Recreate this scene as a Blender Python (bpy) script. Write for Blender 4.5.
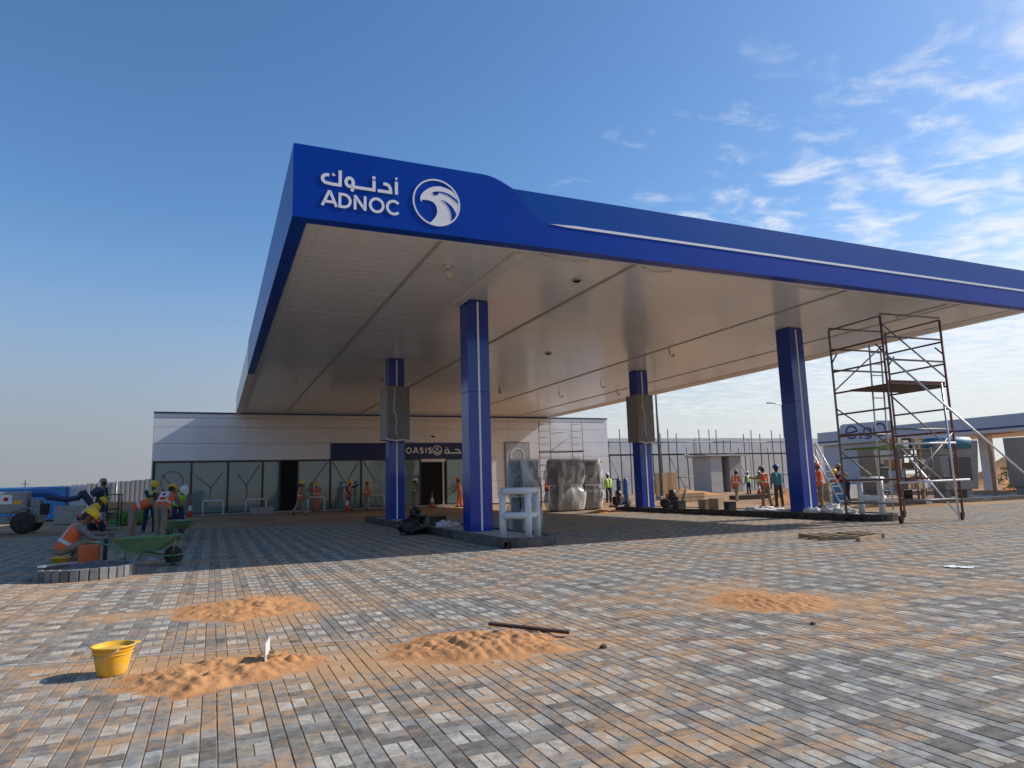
import bpy, math, random
import numpy as np
from mathutils import Vector, Matrix, noise as mnoise

random.seed(7)
RNG = np.random.default_rng(7)
S = bpy.context.scene
COL = S.collection
rad = math.radians
for o in list(bpy.data.objects):
    bpy.data.objects.remove(o)

# ------------------------------------------------------------------ camera
CAM_H = 1.25
yaw, pitch, roll = rad(23.693), rad(8.416), rad(-1.629)
fw = Vector((math.sin(yaw) * math.cos(pitch), math.cos(yaw) * math.cos(pitch), math.sin(pitch)))
r0 = Vector((math.cos(yaw), -math.sin(yaw), 0))
u0 = r0.cross(fw)
rt = math.cos(roll) * r0 + math.sin(roll) * u0
up = -math.sin(roll) * r0 + math.cos(roll) * u0
cam = bpy.data.objects.new('camera', bpy.data.cameras.new('camera'))
COL.objects.link(cam)
cam.matrix_world = Matrix(((rt.x, up.x, -fw.x, 0), (rt.y, up.y, -fw.y, 0), (rt.z, up.z, -fw.z, CAM_H), (0, 0, 0, 1)))
cam.data.sensor_width = 36
cam.data.lens = 679.54 / 1024 * 36
cam.data.clip_start = 0.05
cam.data.clip_end = 4000
S.camera = cam

# ------------------------------------------------------------------ sun, sky, exposure
SUN = Vector((1.45, -0.20, 1.0)).normalized()
sun_el = math.asin(SUN.z)
sl = bpy.data.lights.new('sun', 'SUN')
sl.energy = 3.8
sl.angle = rad(0.53)
sl.color = (1.0, 0.95, 0.88)
so = bpy.data.objects.new('sun', sl)
COL.objects.link(so)
so.rotation_euler = (-SUN).to_track_quat('-Z', 'Y').to_euler()

W = bpy.data.worlds.new('World')
S.world = W
W.use_nodes = True
wt = W.node_tree
wt.nodes.clear()
wn = wt.nodes.new
wl = wt.links.new
sky = wn('ShaderNodeTexSky')
sky.sky_type = 'NISHITA'
sky.sun_disc = False
sky.sun_elevation = sun_el
sky.sun_rotation = math.atan2(SUN.x, SUN.y)
sky.altitude = 50
sky.air_density = 1.0
sky.dust_density = 0.6
sky.ozone_density = 3.0
tc = wn('ShaderNodeTexCoord')
sep = wn('ShaderNodeSeparateXYZ')
wl(tc.outputs['Generated'], sep.inputs[0])


def wmath(op, a, b=None, c=None):
    n = wn('ShaderNodeMath')
    n.operation = op
    for i, v in enumerate((a, b, c)):
        if v is None:
            continue
        if isinstance(v, (int, float)):
            n.inputs[i].default_value = v
        else:
            wl(v, n.inputs[i])
    return n.outputs[0]


zc = wmath('MAXIMUM', sep.outputs[2], 0.03)
cx = wmath('DIVIDE', sep.outputs[0], zc)
cy = wmath('DIVIDE', sep.outputs[1], zc)
cmb = wn('ShaderNodeCombineXYZ')
wl(cx, cmb.inputs[0])
wl(cy, cmb.inputs[1])
mp = wn('ShaderNodeMapping')
mp.inputs['Rotation'].default_value = (0, 0, rad(35))
mp.inputs['Scale'].default_value = (1.0, 1.35, 1)
wl(cmb.outputs[0], mp.inputs[0])
n1 = wn('ShaderNodeTexNoise')
n1.inputs['Scale'].default_value = 4.2
n1.inputs['Detail'].default_value = 9
n1.inputs['Roughness'].default_value = 0.58
n1.inputs['Distortion'].default_value = 0.35
wl(mp.outputs[0], n1.inputs['Vector'])
n2 = wn('ShaderNodeTexNoise')
n2.inputs['Scale'].default_value = 0.55
n2.inputs['Detail'].default_value = 3
wl(mp.outputs[0], n2.inputs['Vector'])
# broken cloud field thickening towards the sun's side of the sky
side = wmath('MULTIPLY_ADD', sep.outputs[0], 0.52, -0.42)
low_ = wmath('MULTIPLY_ADD', sep.outputs[2], -0.42, 0.17)
cov = wmath('ADD', wmath('ADD', n1.outputs[0], wmath('ADD', side, low_)), wmath('MULTIPLY_ADD', n2.outputs[0], 0.34, -0.17))
cr = wn('ShaderNodeMapRange')
cr.interpolation_type = 'SMOOTHSTEP'
cr.inputs[1].default_value = 0.40
cr.inputs[2].default_value = 0.74
wl(cov, cr.inputs[0])
fade = wn('ShaderNodeMapRange')
fade.interpolation_type = 'SMOOTHSTEP'
fade.inputs[1].default_value = 0.02
fade.inputs[2].default_value = 0.16
wl(sep.outputs[2], fade.inputs[0])
hi_ = wn('ShaderNodeMapRange')
hi_.interpolation_type = 'SMOOTHSTEP'
hi_.inputs[1].default_value = 0.66
hi_.inputs[2].default_value = 0.42
wl(sep.outputs[2], hi_.inputs[0])
cmask = wmath('MULTIPLY', wmath('MULTIPLY', hi_.outputs[0], cr.outputs[0]), wmath('MULTIPLY', fade.outputs[0], 0.8))
# dusty desert horizon
hz = wn('ShaderNodeMapRange')
hz.interpolation_type = 'SMOOTHERSTEP'
hz.inputs[1].default_value = 0.40
hz.inputs[2].default_value = -0.02
hz.inputs[3].default_value = 0.0
hz.inputs[4].default_value = 0.95
wl(sep.outputs[2], hz.inputs[0])
sat = wn('ShaderNodeHueSaturation')
sat.inputs['Saturation'].default_value = 1.17
sat.inputs['Value'].default_value = 1.0
wl(sky.outputs[0], sat.inputs['Color'])
mixh = wn('ShaderNodeMix')
mixh.data_type = 'RGBA'
wl(hz.outputs[0], mixh.inputs[0])
wl(sat.outputs[0], mixh.inputs[6])
# haze brightens smoothly towards the sun's azimuth
hzc = wn('ShaderNodeMix')
hzc.data_type = 'RGBA'
az_ = wn('ShaderNodeMapRange')
az_.interpolation_type = 'SMOOTHSTEP'
az_.inputs[1].default_value = -0.25
az_.inputs[2].default_value = 0.95
wl(sep.outputs[0], az_.inputs[0])
wl(az_.outputs[0], hzc.inputs[0])
hzc.inputs[6].default_value = (1.9, 2.0, 2.3, 1)
hzc.inputs[7].default_value = (4.5, 4.6, 4.6, 1)
wl(hzc.outputs[2], mixh.inputs[7])
mixc = wn('ShaderNodeMix')
mixc.data_type = 'RGBA'
wl(cmask, mixc.inputs[0])
wl(mixh.outputs[2], mixc.inputs[6])
mixc.inputs[7].default_value = (5.7, 5.8, 6.0, 1)
bg = wn('ShaderNodeBackground')
bg.inputs[1].default_value = 0.133
wl(mixc.outputs[2], bg.inputs[0])
wo = wn('ShaderNodeOutputWorld')
wl(bg.outputs[0], wo.inputs[0])

S.view_settings.view_transform = 'Standard'
S.view_settings.look = 'None'
S.view_settings.gamma = 1
S.view_settings.use_curve_mapping = False
S.view_settings.exposure = 0.3
S.render.engine = 'CYCLES'
S.cycles.max_bounces = 8
S.cycles.transparent_max_bounces = 16


# ------------------------------------------------------------------ materials
MATS = {}


def mat(name, col, rough=0.6, metal=0.0, var=0.12, vscale=3.0, bump=0.0, bscale=40.0, dust=0.0, dustcol=(0.42, 0.27, 0.15), coat=0.0, spec=0.5, alpha=None):
    if name in MATS:
        return MATS[name]
    m = bpy.data.materials.new(name)
    m.use_nodes = True
    nt = m.node_tree
    b = nt.nodes['Principled BSDF']
    b.inputs['Roughness'].default_value = rough
    b.inputs['Metallic'].default_value = metal
    b.inputs['Specular IOR Level'].default_value = spec
    b.inputs['Coat Weight'].default_value = coat
    b.inputs['Coat Roughness'].default_value = 0.08
    tcn = nt.nodes.new('ShaderNodeTexCoord')
    nz = nt.nodes.new('ShaderNodeTexNoise')
    nz.inputs['Scale'].default_value = vscale
    nz.inputs['Detail'].default_value = 6
    nt.links.new(tcn.outputs['Object'], nz.inputs['Vector'])
    mr = nt.nodes.new('ShaderNodeMapRange')
    mr.inputs[1].default_value = 0.25
    mr.inputs[2].default_value = 0.75
    mr.inputs[3].default_value = 1 - var
    mr.inputs[4].default_value = 1 + var
    nt.links.new(nz.outputs[0], mr.inputs[0])
    mx = nt.nodes.new('ShaderNodeMix')
    mx.data_type = 'RGBA'
    mx.blend_type = 'MULTIPLY'
    mx.inputs[0].default_value = 1
    mx.inputs[6].default_value = (*col, 1)
    nt.links.new(mr.outputs[0], mx.inputs[7])
    out = mx.outputs[2]
    if dust > 0:
        n2 = nt.nodes.new('ShaderNodeTexNoise')
        n2.inputs['Scale'].default_value = vscale * 1.7
        n2.inputs['Detail'].default_value = 8
        n2.inputs['Roughness'].default_value = 0.65
        nt.links.new(tcn.outputs['Object'], n2.inputs['Vector'])
        m2 = nt.nodes.new('ShaderNodeMapRange')
        m2.inputs[1].default_value = 0.42
        m2.inputs[2].default_value = 0.72
        m2.inputs[4].default_value = dust
        nt.links.new(n2.outputs[0], m2.inputs[0])
        mx2 = nt.nodes.new('ShaderNodeMix')
        mx2.data_type = 'RGBA'
        nt.links.new(m2.outputs[0], mx2.inputs[0])
        nt.links.new(out, mx2.inputs[6])
        mx2.inputs[7].default_value = (*dustcol, 1)
        out = mx2.outputs[2]
    nt.links.new(out, b.inputs['Base Color'])
    if bump > 0:
        nb = nt.nodes.new('ShaderNodeTexNoise')
        nb.inputs['Scale'].default_value = bscale
        nb.inputs['Detail'].default_value = 5
        nt.links.new(tcn.outputs['Object'], nb.inputs['Vector'])
        bp = nt.nodes.new('ShaderNodeBump')
        bp.inputs['Strength'].default_value = bump
        bp.inputs['Distance'].default_value = 0.02
        nt.links.new(nb.outputs[0], bp.inputs['Height'])
        nt.links.new(bp.outputs[0], b.inputs['Normal'])
    if alpha is not None:
        b.inputs['Alpha'].default_value = alpha
    MATS[name] = m
    return m


M = {}
M['blue'] = mat('blue_cladding', (0.001, 0.046, 0.36), 0.32, var=0.06, vscale=0.8, coat=0.03, spec=0.16, bump=0.03, bscale=0.8)
M['blue_upper'] = mat('blue_cladding_upper', (0.001, 0.07, 0.36), 0.34, var=0.05, vscale=0.8, coat=0.03, spec=0.16, bump=0.03, bscale=0.8)
M['blue_col'] = mat('blue_column_cladding', (0.002, 0.036, 0.31), 0.16, var=0.08, vscale=1.5, coat=0.2, bump=0.04, bscale=1.0, dust=0.02)
M['white_print'] = mat('white_lettering', (0.8, 0.81, 0.84), 0.45, var=0.03)
M['soffit'] = mat('soffit_metal', (0.78, 0.785, 0.79), 0.17, var=0.06, vscale=0.5, bump=0.16, bscale=1.6, spec=0.7)
M['soffit_trim'] = mat('soffit_trim', (0.42, 0.40, 0.385), 0.4, var=0.06)
M['soffit_white'] = mat('soffit_edge_white', (0.72, 0.71, 0.69), 0.4, var=0.05)
M['clad'] = mat('white_cladding', (0.8, 0.8, 0.8), 0.42, var=0.05, vscale=0.7, dust=0.08)
M['frame'] = mat('dark_frame', (0.02, 0.022, 0.025), 0.4, var=0.1)
M['white_metal'] = mat('white_steel', (0.66, 0.67, 0.68), 0.45, var=0.08, vscale=6, dust=0.2)
M['steel'] = mat('galvanised_steel', (0.42, 0.43, 0.44), 0.45, 0.6, var=0.2, vscale=9, dust=0.15)
M['steel_dark'] = mat('weathered_steel', (0.13, 0.13, 0.135), 0.55, 0.4, var=0.25, vscale=9, dust=0.2)
M['scaf_red'] = mat('oxide_red_tube', (0.15, 0.035, 0.03), 0.55, var=0.3, vscale=8, dust=0.25)
M['scaf_grey'] = mat('grey_scaffold_tube', (0.20, 0.185, 0.18), 0.5, 0.3, var=0.3, vscale=8, dust=0.2)
M['alu'] = mat('aluminium', (0.66, 0.67, 0.69), 0.35, 0.7, var=0.1, vscale=10)
M['concrete'] = mat('concrete', (0.34, 0.335, 0.325), 0.85, var=0.15, vscale=4, bump=0.3, bscale=60, dust=0.35)
M['concrete_lt'] = mat('pale_concrete', (0.46, 0.455, 0.44), 0.85, var=0.12, vscale=2, bump=0.2, bscale=30, dust=0.2)
M['ring_a'] = mat('ring_block_dark', (0.13, 0.133, 0.137), 0.85, var=0.2, vscale=6, bump=0.3, bscale=60, dust=0.15)
M['ring_b'] = mat('ring_block_grey', (0.20, 0.203, 0.207), 0.85, var=0.2, vscale=6, bump=0.3, bscale=60, dust=0.15)
M['kerb_black'] = mat('black_kerb_paint', (0.014, 0.014, 0.016), 0.6, var=0.35, vscale=5, bump=0.3, bscale=50, dust=0.22)
M['kerb_grey'] = mat('grey_kerb', (0.085, 0.085, 0.088), 0.8, var=0.25, vscale=5, bump=0.4, bscale=60, dust=0.3)
M['rubber'] = mat('rubber', (0.016, 0.016, 0.018), 0.75, var=0.25, vscale=6, dust=0.15)
M['black_plastic'] = mat('black_plastic', (0.012, 0.012, 0.013), 0.35, var=0.2, bump=0.35, bscale=14)
M['grey_wrap'] = mat('grey_wrap', (0.16, 0.155, 0.15), 0.35, var=0.2, vscale=4, bump=0.5, bscale=9)
M['grey_cab'] = mat('grey_cabinet', (0.24, 0.24, 0.235), 0.5, var=0.12, vscale=1.5, dust=0.2)
M['dark_cab'] = mat('dark_cabinet', (0.05, 0.052, 0.055), 0.4, var=0.15, dust=0.1)
M['wood'] = mat('timber', (0.33, 0.22, 0.12), 0.8, var=0.3, vscale=7, bump=0.3, bscale=50, dust=0.25)
M['wood_dark'] = mat('dark_stained_timber', (0.055, 0.028, 0.018), 0.7, var=0.3, vscale=9, bump=0.3, bscale=60)
M['ply'] = mat('plywood', (0.48, 0.30, 0.15), 0.7, var=0.15, vscale=3)
M['card'] = mat('cardboard', (0.36, 0.24, 0.14), 0.8, var=0.15)
M['yellow'] = mat('yellow_plastic', (0.82, 0.44, 0.014), 0.45, var=0.12, vscale=9, dust=0.5, dustcol=(0.45, 0.38, 0.27))
M['hat_yellow'] = mat('yellow_helmet', (0.8, 0.5, 0.02), 0.35, var=0.05)
M['hat_white'] = mat('white_helmet', (0.75, 0.75, 0.74), 0.35, var=0.05)
M['hat_blue'] = mat('blue_helmet', (0.02, 0.05, 0.35), 0.35, var=0.05)
M['hat_orange'] = mat('orange_helmet', (0.75, 0.16, 0.03), 0.4, var=0.05)
M['hat_tan'] = mat('tan_cap', (0.38, 0.28, 0.17), 0.7, var=0.1)
M['orange'] = mat('hi_vis_orange', (0.78, 0.13, 0.035), 0.7, var=0.15, vscale=9, bump=0.25, bscale=18)
M['lime'] = mat('hi_vis_lime', (0.42, 0.72, 0.05), 0.7, var=0.15, vscale=9, bump=0.25, bscale=18)
M['band'] = mat('reflective_band', (0.62, 0.63, 0.6), 0.4, var=0.1)
M['band_y'] = mat('reflective_band_yellow', (0.7, 0.66, 0.15), 0.4, var=0.1)
M['khaki'] = mat('khaki_cloth', (0.27, 0.215, 0.15), 0.85, var=0.2, vscale=9, bump=0.3, bscale=16)
M['navy'] = mat('navy_cloth', (0.02, 0.03, 0.075), 0.85, var=0.2, vscale=9, bump=0.3, bscale=16)
M['teal'] = mat('teal_cloth', (0.07, 0.23, 0.27), 0.85, var=0.2, vscale=9, bump=0.3, bscale=16)
M['greycloth'] = mat('grey_cloth', (0.17, 0.165, 0.16), 0.85, var=0.2, vscale=9, bump=0.3, bscale=16)
M['skin'] = mat('skin', (0.19, 0.10, 0.065), 0.55, var=0.1, vscale=12)
M['hair'] = mat('black_hair', (0.012, 0.01, 0.009), 0.6)
M['boot'] = mat('boots', (0.03, 0.025, 0.022), 0.7, dust=0.4, vscale=12)
M['green'] = mat('green_barrow', (0.13, 0.26, 0.10), 0.5, var=0.2, vscale=5, dust=0.5, dustcol=(0.3, 0.28, 0.24))
M['jerry'] = mat('orange_jerrycan', (0.72, 0.13, 0.03), 0.4, var=0.08, dust=0.15)
M['cone_red'] = mat('cone_red', (0.55, 0.05, 0.03), 0.5, var=0.1, dust=0.2)
M['lift_grey'] = mat('lift_grey', (0.27, 0.275, 0.27), 0.5, var=0.1, dust=0.25)
M['lift_blue'] = mat('lift_blue', (0.02, 0.13, 0.42), 0.45, var=0.12, dust=0.15)
M['lift_navy'] = mat('lift_dark_boom', (0.02, 0.035, 0.085), 0.5, var=0.15, dust=0.1)
M['cont_blue'] = mat('container_blue', (0.04, 0.29, 0.68), 0.5, var=0.12, vscale=2, dust=0.15)
M['fence'] = mat('fence_sheet', (0.30, 0.315, 0.315), 0.5, var=0.08, vscale=1.5, dust=0.08)
M['rag'] = mat('white_sheeting', (0.66, 0.65, 0.64), 0.7, var=0.15, vscale=6, bump=0.4, bscale=12)
M['tape'] = mat('masking_tape', (0.24, 0.17, 0.14), 0.7, var=0.1)
M['glass'] = mat('tinted_glass', (0.16, 0.25, 0.245), 0.045, var=0.12, vscale=0.6, spec=1.0, dust=0.12, dustcol=(0.2, 0.2, 0.18), bump=0.02, bscale=0.7)
M['door_dark'] = mat('dark_interior', (0.006, 0.006, 0.006), 0.9)
M['sign_blue'] = mat('sign_navy', (0.008, 0.026, 0.13), 0.4, var=0.05)
M['ev_fascia'] = mat('ev_canopy_fascia', (0.50, 0.53, 0.60), 0.45, var=0.06, vscale=0.6, dust=0.1)
M['ev_blue'] = mat('ev_band_blue', (0.02, 0.05, 0.20), 0.45, var=0.06)
M['tealtarp'] = mat('teal_tarp', (0.02, 0.16, 0.24), 0.5, var=0.15, bump=0.4, bscale=6)
M['leafy'] = mat('green_mesh', (0.10, 0.22, 0.05), 0.8, var=0.3, vscale=8, bump=0.5, bscale=12)
M['wallblock'] = mat('pale_block_wall', (0.70, 0.70, 0.68), 0.9, var=0.08, vscale=0.8, bump=0.1, bscale=5, dust=0.2)
M['string'] = mat('string_line', (0.6, 0.58, 0.53), 0.8)
M['paper'] = mat('white_paper', (0.8, 0.8, 0.79), 0.7)
M['lamp_lens'] = mat('lamp_lens', (0.55, 0.52, 0.46), 0.3)
M['red'] = mat('red_mark', (0.45, 0.02, 0.03), 0.5)


def film_mat():
    m = bpy.data.materials.new('clear_wrapping_film')
    m.use_nodes = True
    nt = m.node_tree
    nt.nodes.clear()
    n = nt.nodes.new
    tr = n('ShaderNodeBsdfTransparent')
    tr.inputs[0].default_value = (0.9, 0.9, 0.89, 1)
    df = n('ShaderNodeBsdfPrincipled')
    df.inputs['Base Color'].default_value = (0.8, 0.78, 0.75, 1)
    df.inputs['Roughness'].default_value = 0.2
    tcn = n('ShaderNodeTexCoord')
    mpn = n('ShaderNodeMapping')
    mpn.inputs['Scale'].default_value = (1, 1, 0.35)
    nt.links.new(tcn.outputs['Object'], mpn.inputs[0])
    nz = n('ShaderNodeTexNoise')
    nz.inputs['Scale'].default_value = 3.2
    nz.inputs['Detail'].default_value = 3
    nz.inputs['Distortion'].default_value = 0.9
    nt.links.new(mpn.outputs[0], nz.inputs['Vector'])
    mr = n('ShaderNodeMapRange')
    mr.inputs[1].default_value = 0.45
    mr.inputs[2].default_value = 0.8
    mr.inputs[3].default_value = 0.2
    mr.inputs[4].default_value = 0.85
    nt.links.new(nz.outputs[0], mr.inputs[0])
    lw = n('ShaderNodeLayerWeight')
    lw.inputs[0].default_value = 0.25
    ad = n('ShaderNodeMath')
    ad.operation = 'MULTIPLY_ADD'
    ad.use_clamp = True
    nt.links.new(lw.outputs['Facing'], ad.inputs[0])
    ad.inputs[1].default_value = 0.45
    nt.links.new(mr.outputs[0], ad.inputs[2])
    bp = n('ShaderNodeBump')
    bp.inputs['Strength'].default_value = 0.5
    bp.inputs['Distance'].default_value = 0.05
    nt.links.new(nz.outputs[0], bp.inputs['Height'])
    nt.links.new(bp.outputs[0], df.inputs['Normal'])
    mx = n('ShaderNodeMixShader')
    nt.links.new(ad.outputs[0], mx.inputs[0])
    nt.links.new(tr.outputs[0], mx.inputs[1])
    nt.links.new(df.outputs[0], mx.inputs[2])
    o = n('ShaderNodeOutputMaterial')
    nt.links.new(mx.outputs[0], o.inputs[0])
    return m


M['film'] = film_mat()


# sand used for ground, bedding and piles
def sand_mat(name, base, dark, scale, bump, fine):
    m = bpy.data.materials.new(name)
    m.use_nodes = True
    nt = m.node_tree
    n = nt.nodes.new
    b = nt.nodes['Principled BSDF']
    b.inputs['Roughness'].default_value = 0.95
    b.inputs['Specular IOR Level'].default_value = 0.15
    g = n('ShaderNodeNewGeometry')
    a = n('ShaderNodeTexNoise')
    a.inputs['Scale'].default_value = scale
    a.inputs['Detail'].default_value = 8
    a.inputs['Roughness'].default_value = 0.62
    nt.links.new(g.outputs['Position'], a.inputs['Vector'])
    mr = n('ShaderNodeMapRange')
    mr.inputs[1].default_value = 0.36
    mr.inputs[2].default_value = 0.66
    nt.links.new(a.outputs[0], mr.inputs[0])
    mx = n('ShaderNodeMix')
    mx.data_type = 'RGBA'
    nt.links.new(mr.outputs[0], mx.inputs[0])
    mx.inputs[6].default_value = (*dark, 1)
    mx.inputs[7].default_value = (*base, 1)
    nt.links.new(mx.outputs[2], b.inputs['Base Color'])
    f = n('ShaderNodeTexNoise')
    f.inputs['Scale'].default_value = fine
    f.inputs['Detail'].default_value = 7
    f.inputs['Roughness'].default_value = 0.6
    nt.links.new(g.outputs['Position'], f.inputs['Vector'])
    bp = n('ShaderNodeBump')
    bp.inputs['Strength'].default_value = bump
    bp.inputs['Distance'].default_value = 0.03
    nt.links.new(f.outputs[0], bp.inputs['Height'])
    nt.links.new(bp.outputs[0], b.inputs['Normal'])
    return m


M['ground'] = sand_mat('desert_sand', (0.44, 0.275, 0.15), (0.27, 0.165, 0.095), 0.16, 0.9, 5)
M['bed'] = sand_mat('bedding_sand', (0.40, 0.25, 0.13), (0.22, 0.14, 0.08), 1.2, 0.3, 30)
M['pile'] = sand_mat('heaped_sand', (0.56, 0.285, 0.125), (0.47, 0.225, 0.095), 4.0, 0.45, 28)
PILES = [(0.12, 5.42, 0.80), (1.95, 5.25, 1.0), (0.37, 8.25, 1.0), (5.25, 5.60, 0.9)]


def paver_mat():
    m = bpy.data.materials.new('concrete_pavers')
    m.use_nodes = True
    nt = m.node_tree
    n = nt.nodes.new
    l = nt.links.new
    b = nt.nodes['Principled BSDF']
    b.inputs['Roughness'].default_value = 0.88
    b.inputs['Specular IOR Level'].default_value = 0.08
    at = n('ShaderNodeAttribute')
    at.attribute_name = 'Col'
    g = n('ShaderNodeNewGeometry')

    def noise(scale, detail, rough=0.6, sx=None):
        t = n('ShaderNodeTexNoise')
        t.inputs['Scale'].default_value = scale
        t.inputs['Detail'].default_value = detail
        t.inputs['Roughness'].default_value = rough
        if sx:
            mpn = n('ShaderNodeMapping')
            mpn.inputs['Scale'].default_value = sx
            l(g.outputs['Position'], mpn.inputs[0])
            l(mpn.outputs[0], t.inputs['Vector'])
        else:
            l(g.outputs['Position'], t.inputs['Vector'])
        return t.outputs[0]

    def mrange(v, a, bb, c=0.0, d=1.0):
        t = n('ShaderNodeMapRange')
        t.interpolation_type = 'SMOOTHSTEP'
        for i, k in enumerate((a, bb, c, d)):
            t.inputs[i + 1].default_value = k
        l(v, t.inputs[0])
        return t.outputs[0]

    def mth(op, a, bb):
        t = n('ShaderNodeMath')
        t.operation = op
        for i, v in enumerate((a, bb)):
            if isinstance(v, (int, float)):
                t.inputs[i].default_value = v
            else:
                l(v, t.inputs[i])
        return t.outputs[0]

    # mottled concrete faces
    mot = mrange(noise(13, 8, 0.72), 0.25, 0.75, 0.55, 1.45)
    mul = n('ShaderNodeMix')
    mul.data_type = 'RGBA'
    mul.blend_type = 'MULTIPLY'
    mul.inputs[0].default_value = 1
    l(at.outputs['Color'], mul.inputs[6])
    l(mot, mul.inputs[7])
    # blown sand lying on the paving in drifts, heavier round the heaps
    drift = noise(0.85, 8, 0.66, (0.8, 1.3, 1))
    halo = 0.0
    for (px, py, pr) in PILES:
        vm = n('ShaderNodeVectorMath')
        vm.operation = 'DISTANCE'
        l(g.outputs['Position'], vm.inputs[0])
        vm.inputs[1].default_value = (px, py, 0)
        hh = mrange(vm.outputs['Value'], pr * 1.7, pr * 0.5, 0, 0.15)
        halo = mth('ADD', hh, halo)
    far = n('ShaderNodeSeparateXYZ')
    l(g.outputs['Position'], far.inputs[0])
    leftsand = mrange(far.outputs[0], 1.0, -6.0, 0, 0.07)
    tot = mth('ADD', mth('ADD', drift, halo), leftsand)
    speck = noise(10, 7, 0.72)
    tot = mth('ADD', tot, mth('MULTIPLY', mth('SUBTRACT', speck, 0.5), 0.85))
    dm = mrange(tot, 0.44, 0.73, 0.06, 0.85)
    mx = n('ShaderNodeMix')
    mx.data_type = 'RGBA'
    l(dm, mx.inputs[0])
    l(mul.outputs[2], mx.inputs[6])
    mx.inputs[7].default_value = (0.52, 0.30, 0.145, 1)
    l(mx.outputs[2], b.inputs['Base Color'])
    bp = n('ShaderNodeBump')
    bp.inputs['Strength'].default_value = 0.35
    bp.inputs['Distance'].default_value = 0.004
    l(noise(160, 4, 0.7), bp.inputs['Height'])
    l(bp.outputs[0], b.inputs['Normal'])
    return m


M['paver'] = paver_mat()


# ------------------------------------------------------------------ mesh helpers
class MB:
    def __init__(s):
        s.v = []
        s.f = []

    def add(s, vs, fs):
        k = len(s.v)
        s.v += [tuple(p) for p in vs]
        s.f += [tuple(i + k for i in f) for f in fs]
        return s

    def box(s, x0, y0, z0, x1, y1, z1, m=None):
        vs = [Vector(p) for p in ((x0, y0, z0), (x1, y0, z0), (x1, y1, z0), (x0, y1, z0), (x0, y0, z1), (x1, y0, z1), (x1, y1, z1), (x0, y1, z1))]
        if m is not None:
            vs = [m @ p for p in vs]
        return s.add(vs, [(0, 3, 2, 1), (4, 5, 6, 7), (0, 1, 5, 4), (1, 2, 6, 5), (2, 3, 7, 6), (3, 0, 4, 7)])

    def tube(s, pts, r, n=8, closed=False, cap=True):
        pts = [Vector(p) for p in pts]
        rs = r if isinstance(r, (list, tuple)) else [r] * len(pts)
        N = len(pts)
        rings = []
        prev = None
        for i, p in enumerate(pts):
            if closed:
                t = (pts[(i + 1) % N] - pts[i - 1]).normalized()
            else:
                a = pts[max(i - 1, 0)]
                c = pts[min(i + 1, N - 1)]
                t = (c - a).normalized()
            if prev is None:
                h = Vector((0, 0, 1)) if abs(t.z) < 0.9 else Vector((1, 0, 0))
                x = t.cross(h).normalized()
            else:
                x = (prev - t * prev.dot(t)).normalized()
            prev = x
            y = t.cross(x)
            rings.append([p + (x * math.cos(2 * math.pi * k / n) + y * math.sin(2 * math.pi * k / n)) * rs[i] for k in range(n)])
        vs = [q for rg in rings for q in rg]
        fs = []
        for i in range(N if closed else N - 1):
            j = (i + 1) % N
            for k in range(n):
                k2 = (k + 1) % n
                fs.append((i * n + k, i * n + k2, j * n + k2, j * n + k))
        if cap and not closed:
            fs.append(tuple(range(n))[::-1])
            fs.append(tuple((N - 1) * n + k for k in range(n)))
        return s.add(vs, fs)

    def lathe(s, prof, n=16, c=(0, 0, 0), sx=1, sy=1):
        vs = []
        for (r, z) in prof:
            for k in range(n):
                a = 2 * math.pi * k / n
                vs.append((c[0] + r * sx * math.cos(a), c[1] + r * sy * math.sin(a), c[2] + z))
        fs = []
        for i in range(len(prof) - 1):
            for k in range(n):
                k2 = (k + 1) % n
                fs.append((i * n + k, i * n + k2, (i + 1) * n + k2, (i + 1) * n + k))
        if prof[0][0] > 1e-5:
            fs.append(tuple(range(n))[::-1])
        if prof[-1][0] > 1e-5:
            fs.append(tuple((len(prof) - 1) * n + k for k in range(n)))
        return s.add(vs, fs)

    def prism(s, poly, f0, f1):
        """poly of 2D points; f0,f1 map (u,v)->3D for the two faces"""
        n = len(poly)
        vs = [f0(*p) for p in poly] + [f1(*p) for p in poly]
        fs = [tuple(range(n)), tuple(range(2 * n - 1, n - 1, -1))]
        for i in range(n):
            j = (i + 1) % n
            fs.append((i, i + n, j + n, j))
        return s.add(vs, fs)

    def ribbon(s, pts, w, f0, f1, closed=False):
        """flat stroke of width w along 2D pts"""
        P = [Vector(p) for p in pts]
        N = len(P)
        L, R = [], []
        for i in range(N):
            if closed:
                d1 = (P[i] - P[i - 1]).normalized()
                d2 = (P[(i + 1) % N] - P[i]).normalized()
            else:
                d1 = (P[i] - P[i - 1]).normalized() if i else (P[1] - P[0]).normalized()
                d2 = (P[i + 1] - P[i]).normalized() if i < N - 1 else d1
            n1 = Vector((-d1.y, d1.x))
            n2 = Vector((-d2.y, d2.x))
            b = n1 + n2
            b = b / max(b.dot(n1), 0.35) if b.length > 1e-6 else n1
            L.append(P[i] + b * w / 2)
            R.append(P[i] - b * w / 2)
        for i in range(N if closed else N - 1):
            j = (i + 1) % N
            s.prism([L[i], L[j], R[j], R[i]], f0, f1)
        return s

    def build(s, name, m, parent=None, smooth=False, bevel=0, loc=None):
        me = bpy.data.meshes.new(name)
        me.from_pydata(s.v, [], s.f)
        me.update()
        return mkobj(name, me, m, parent, smooth, bevel, loc)


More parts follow.
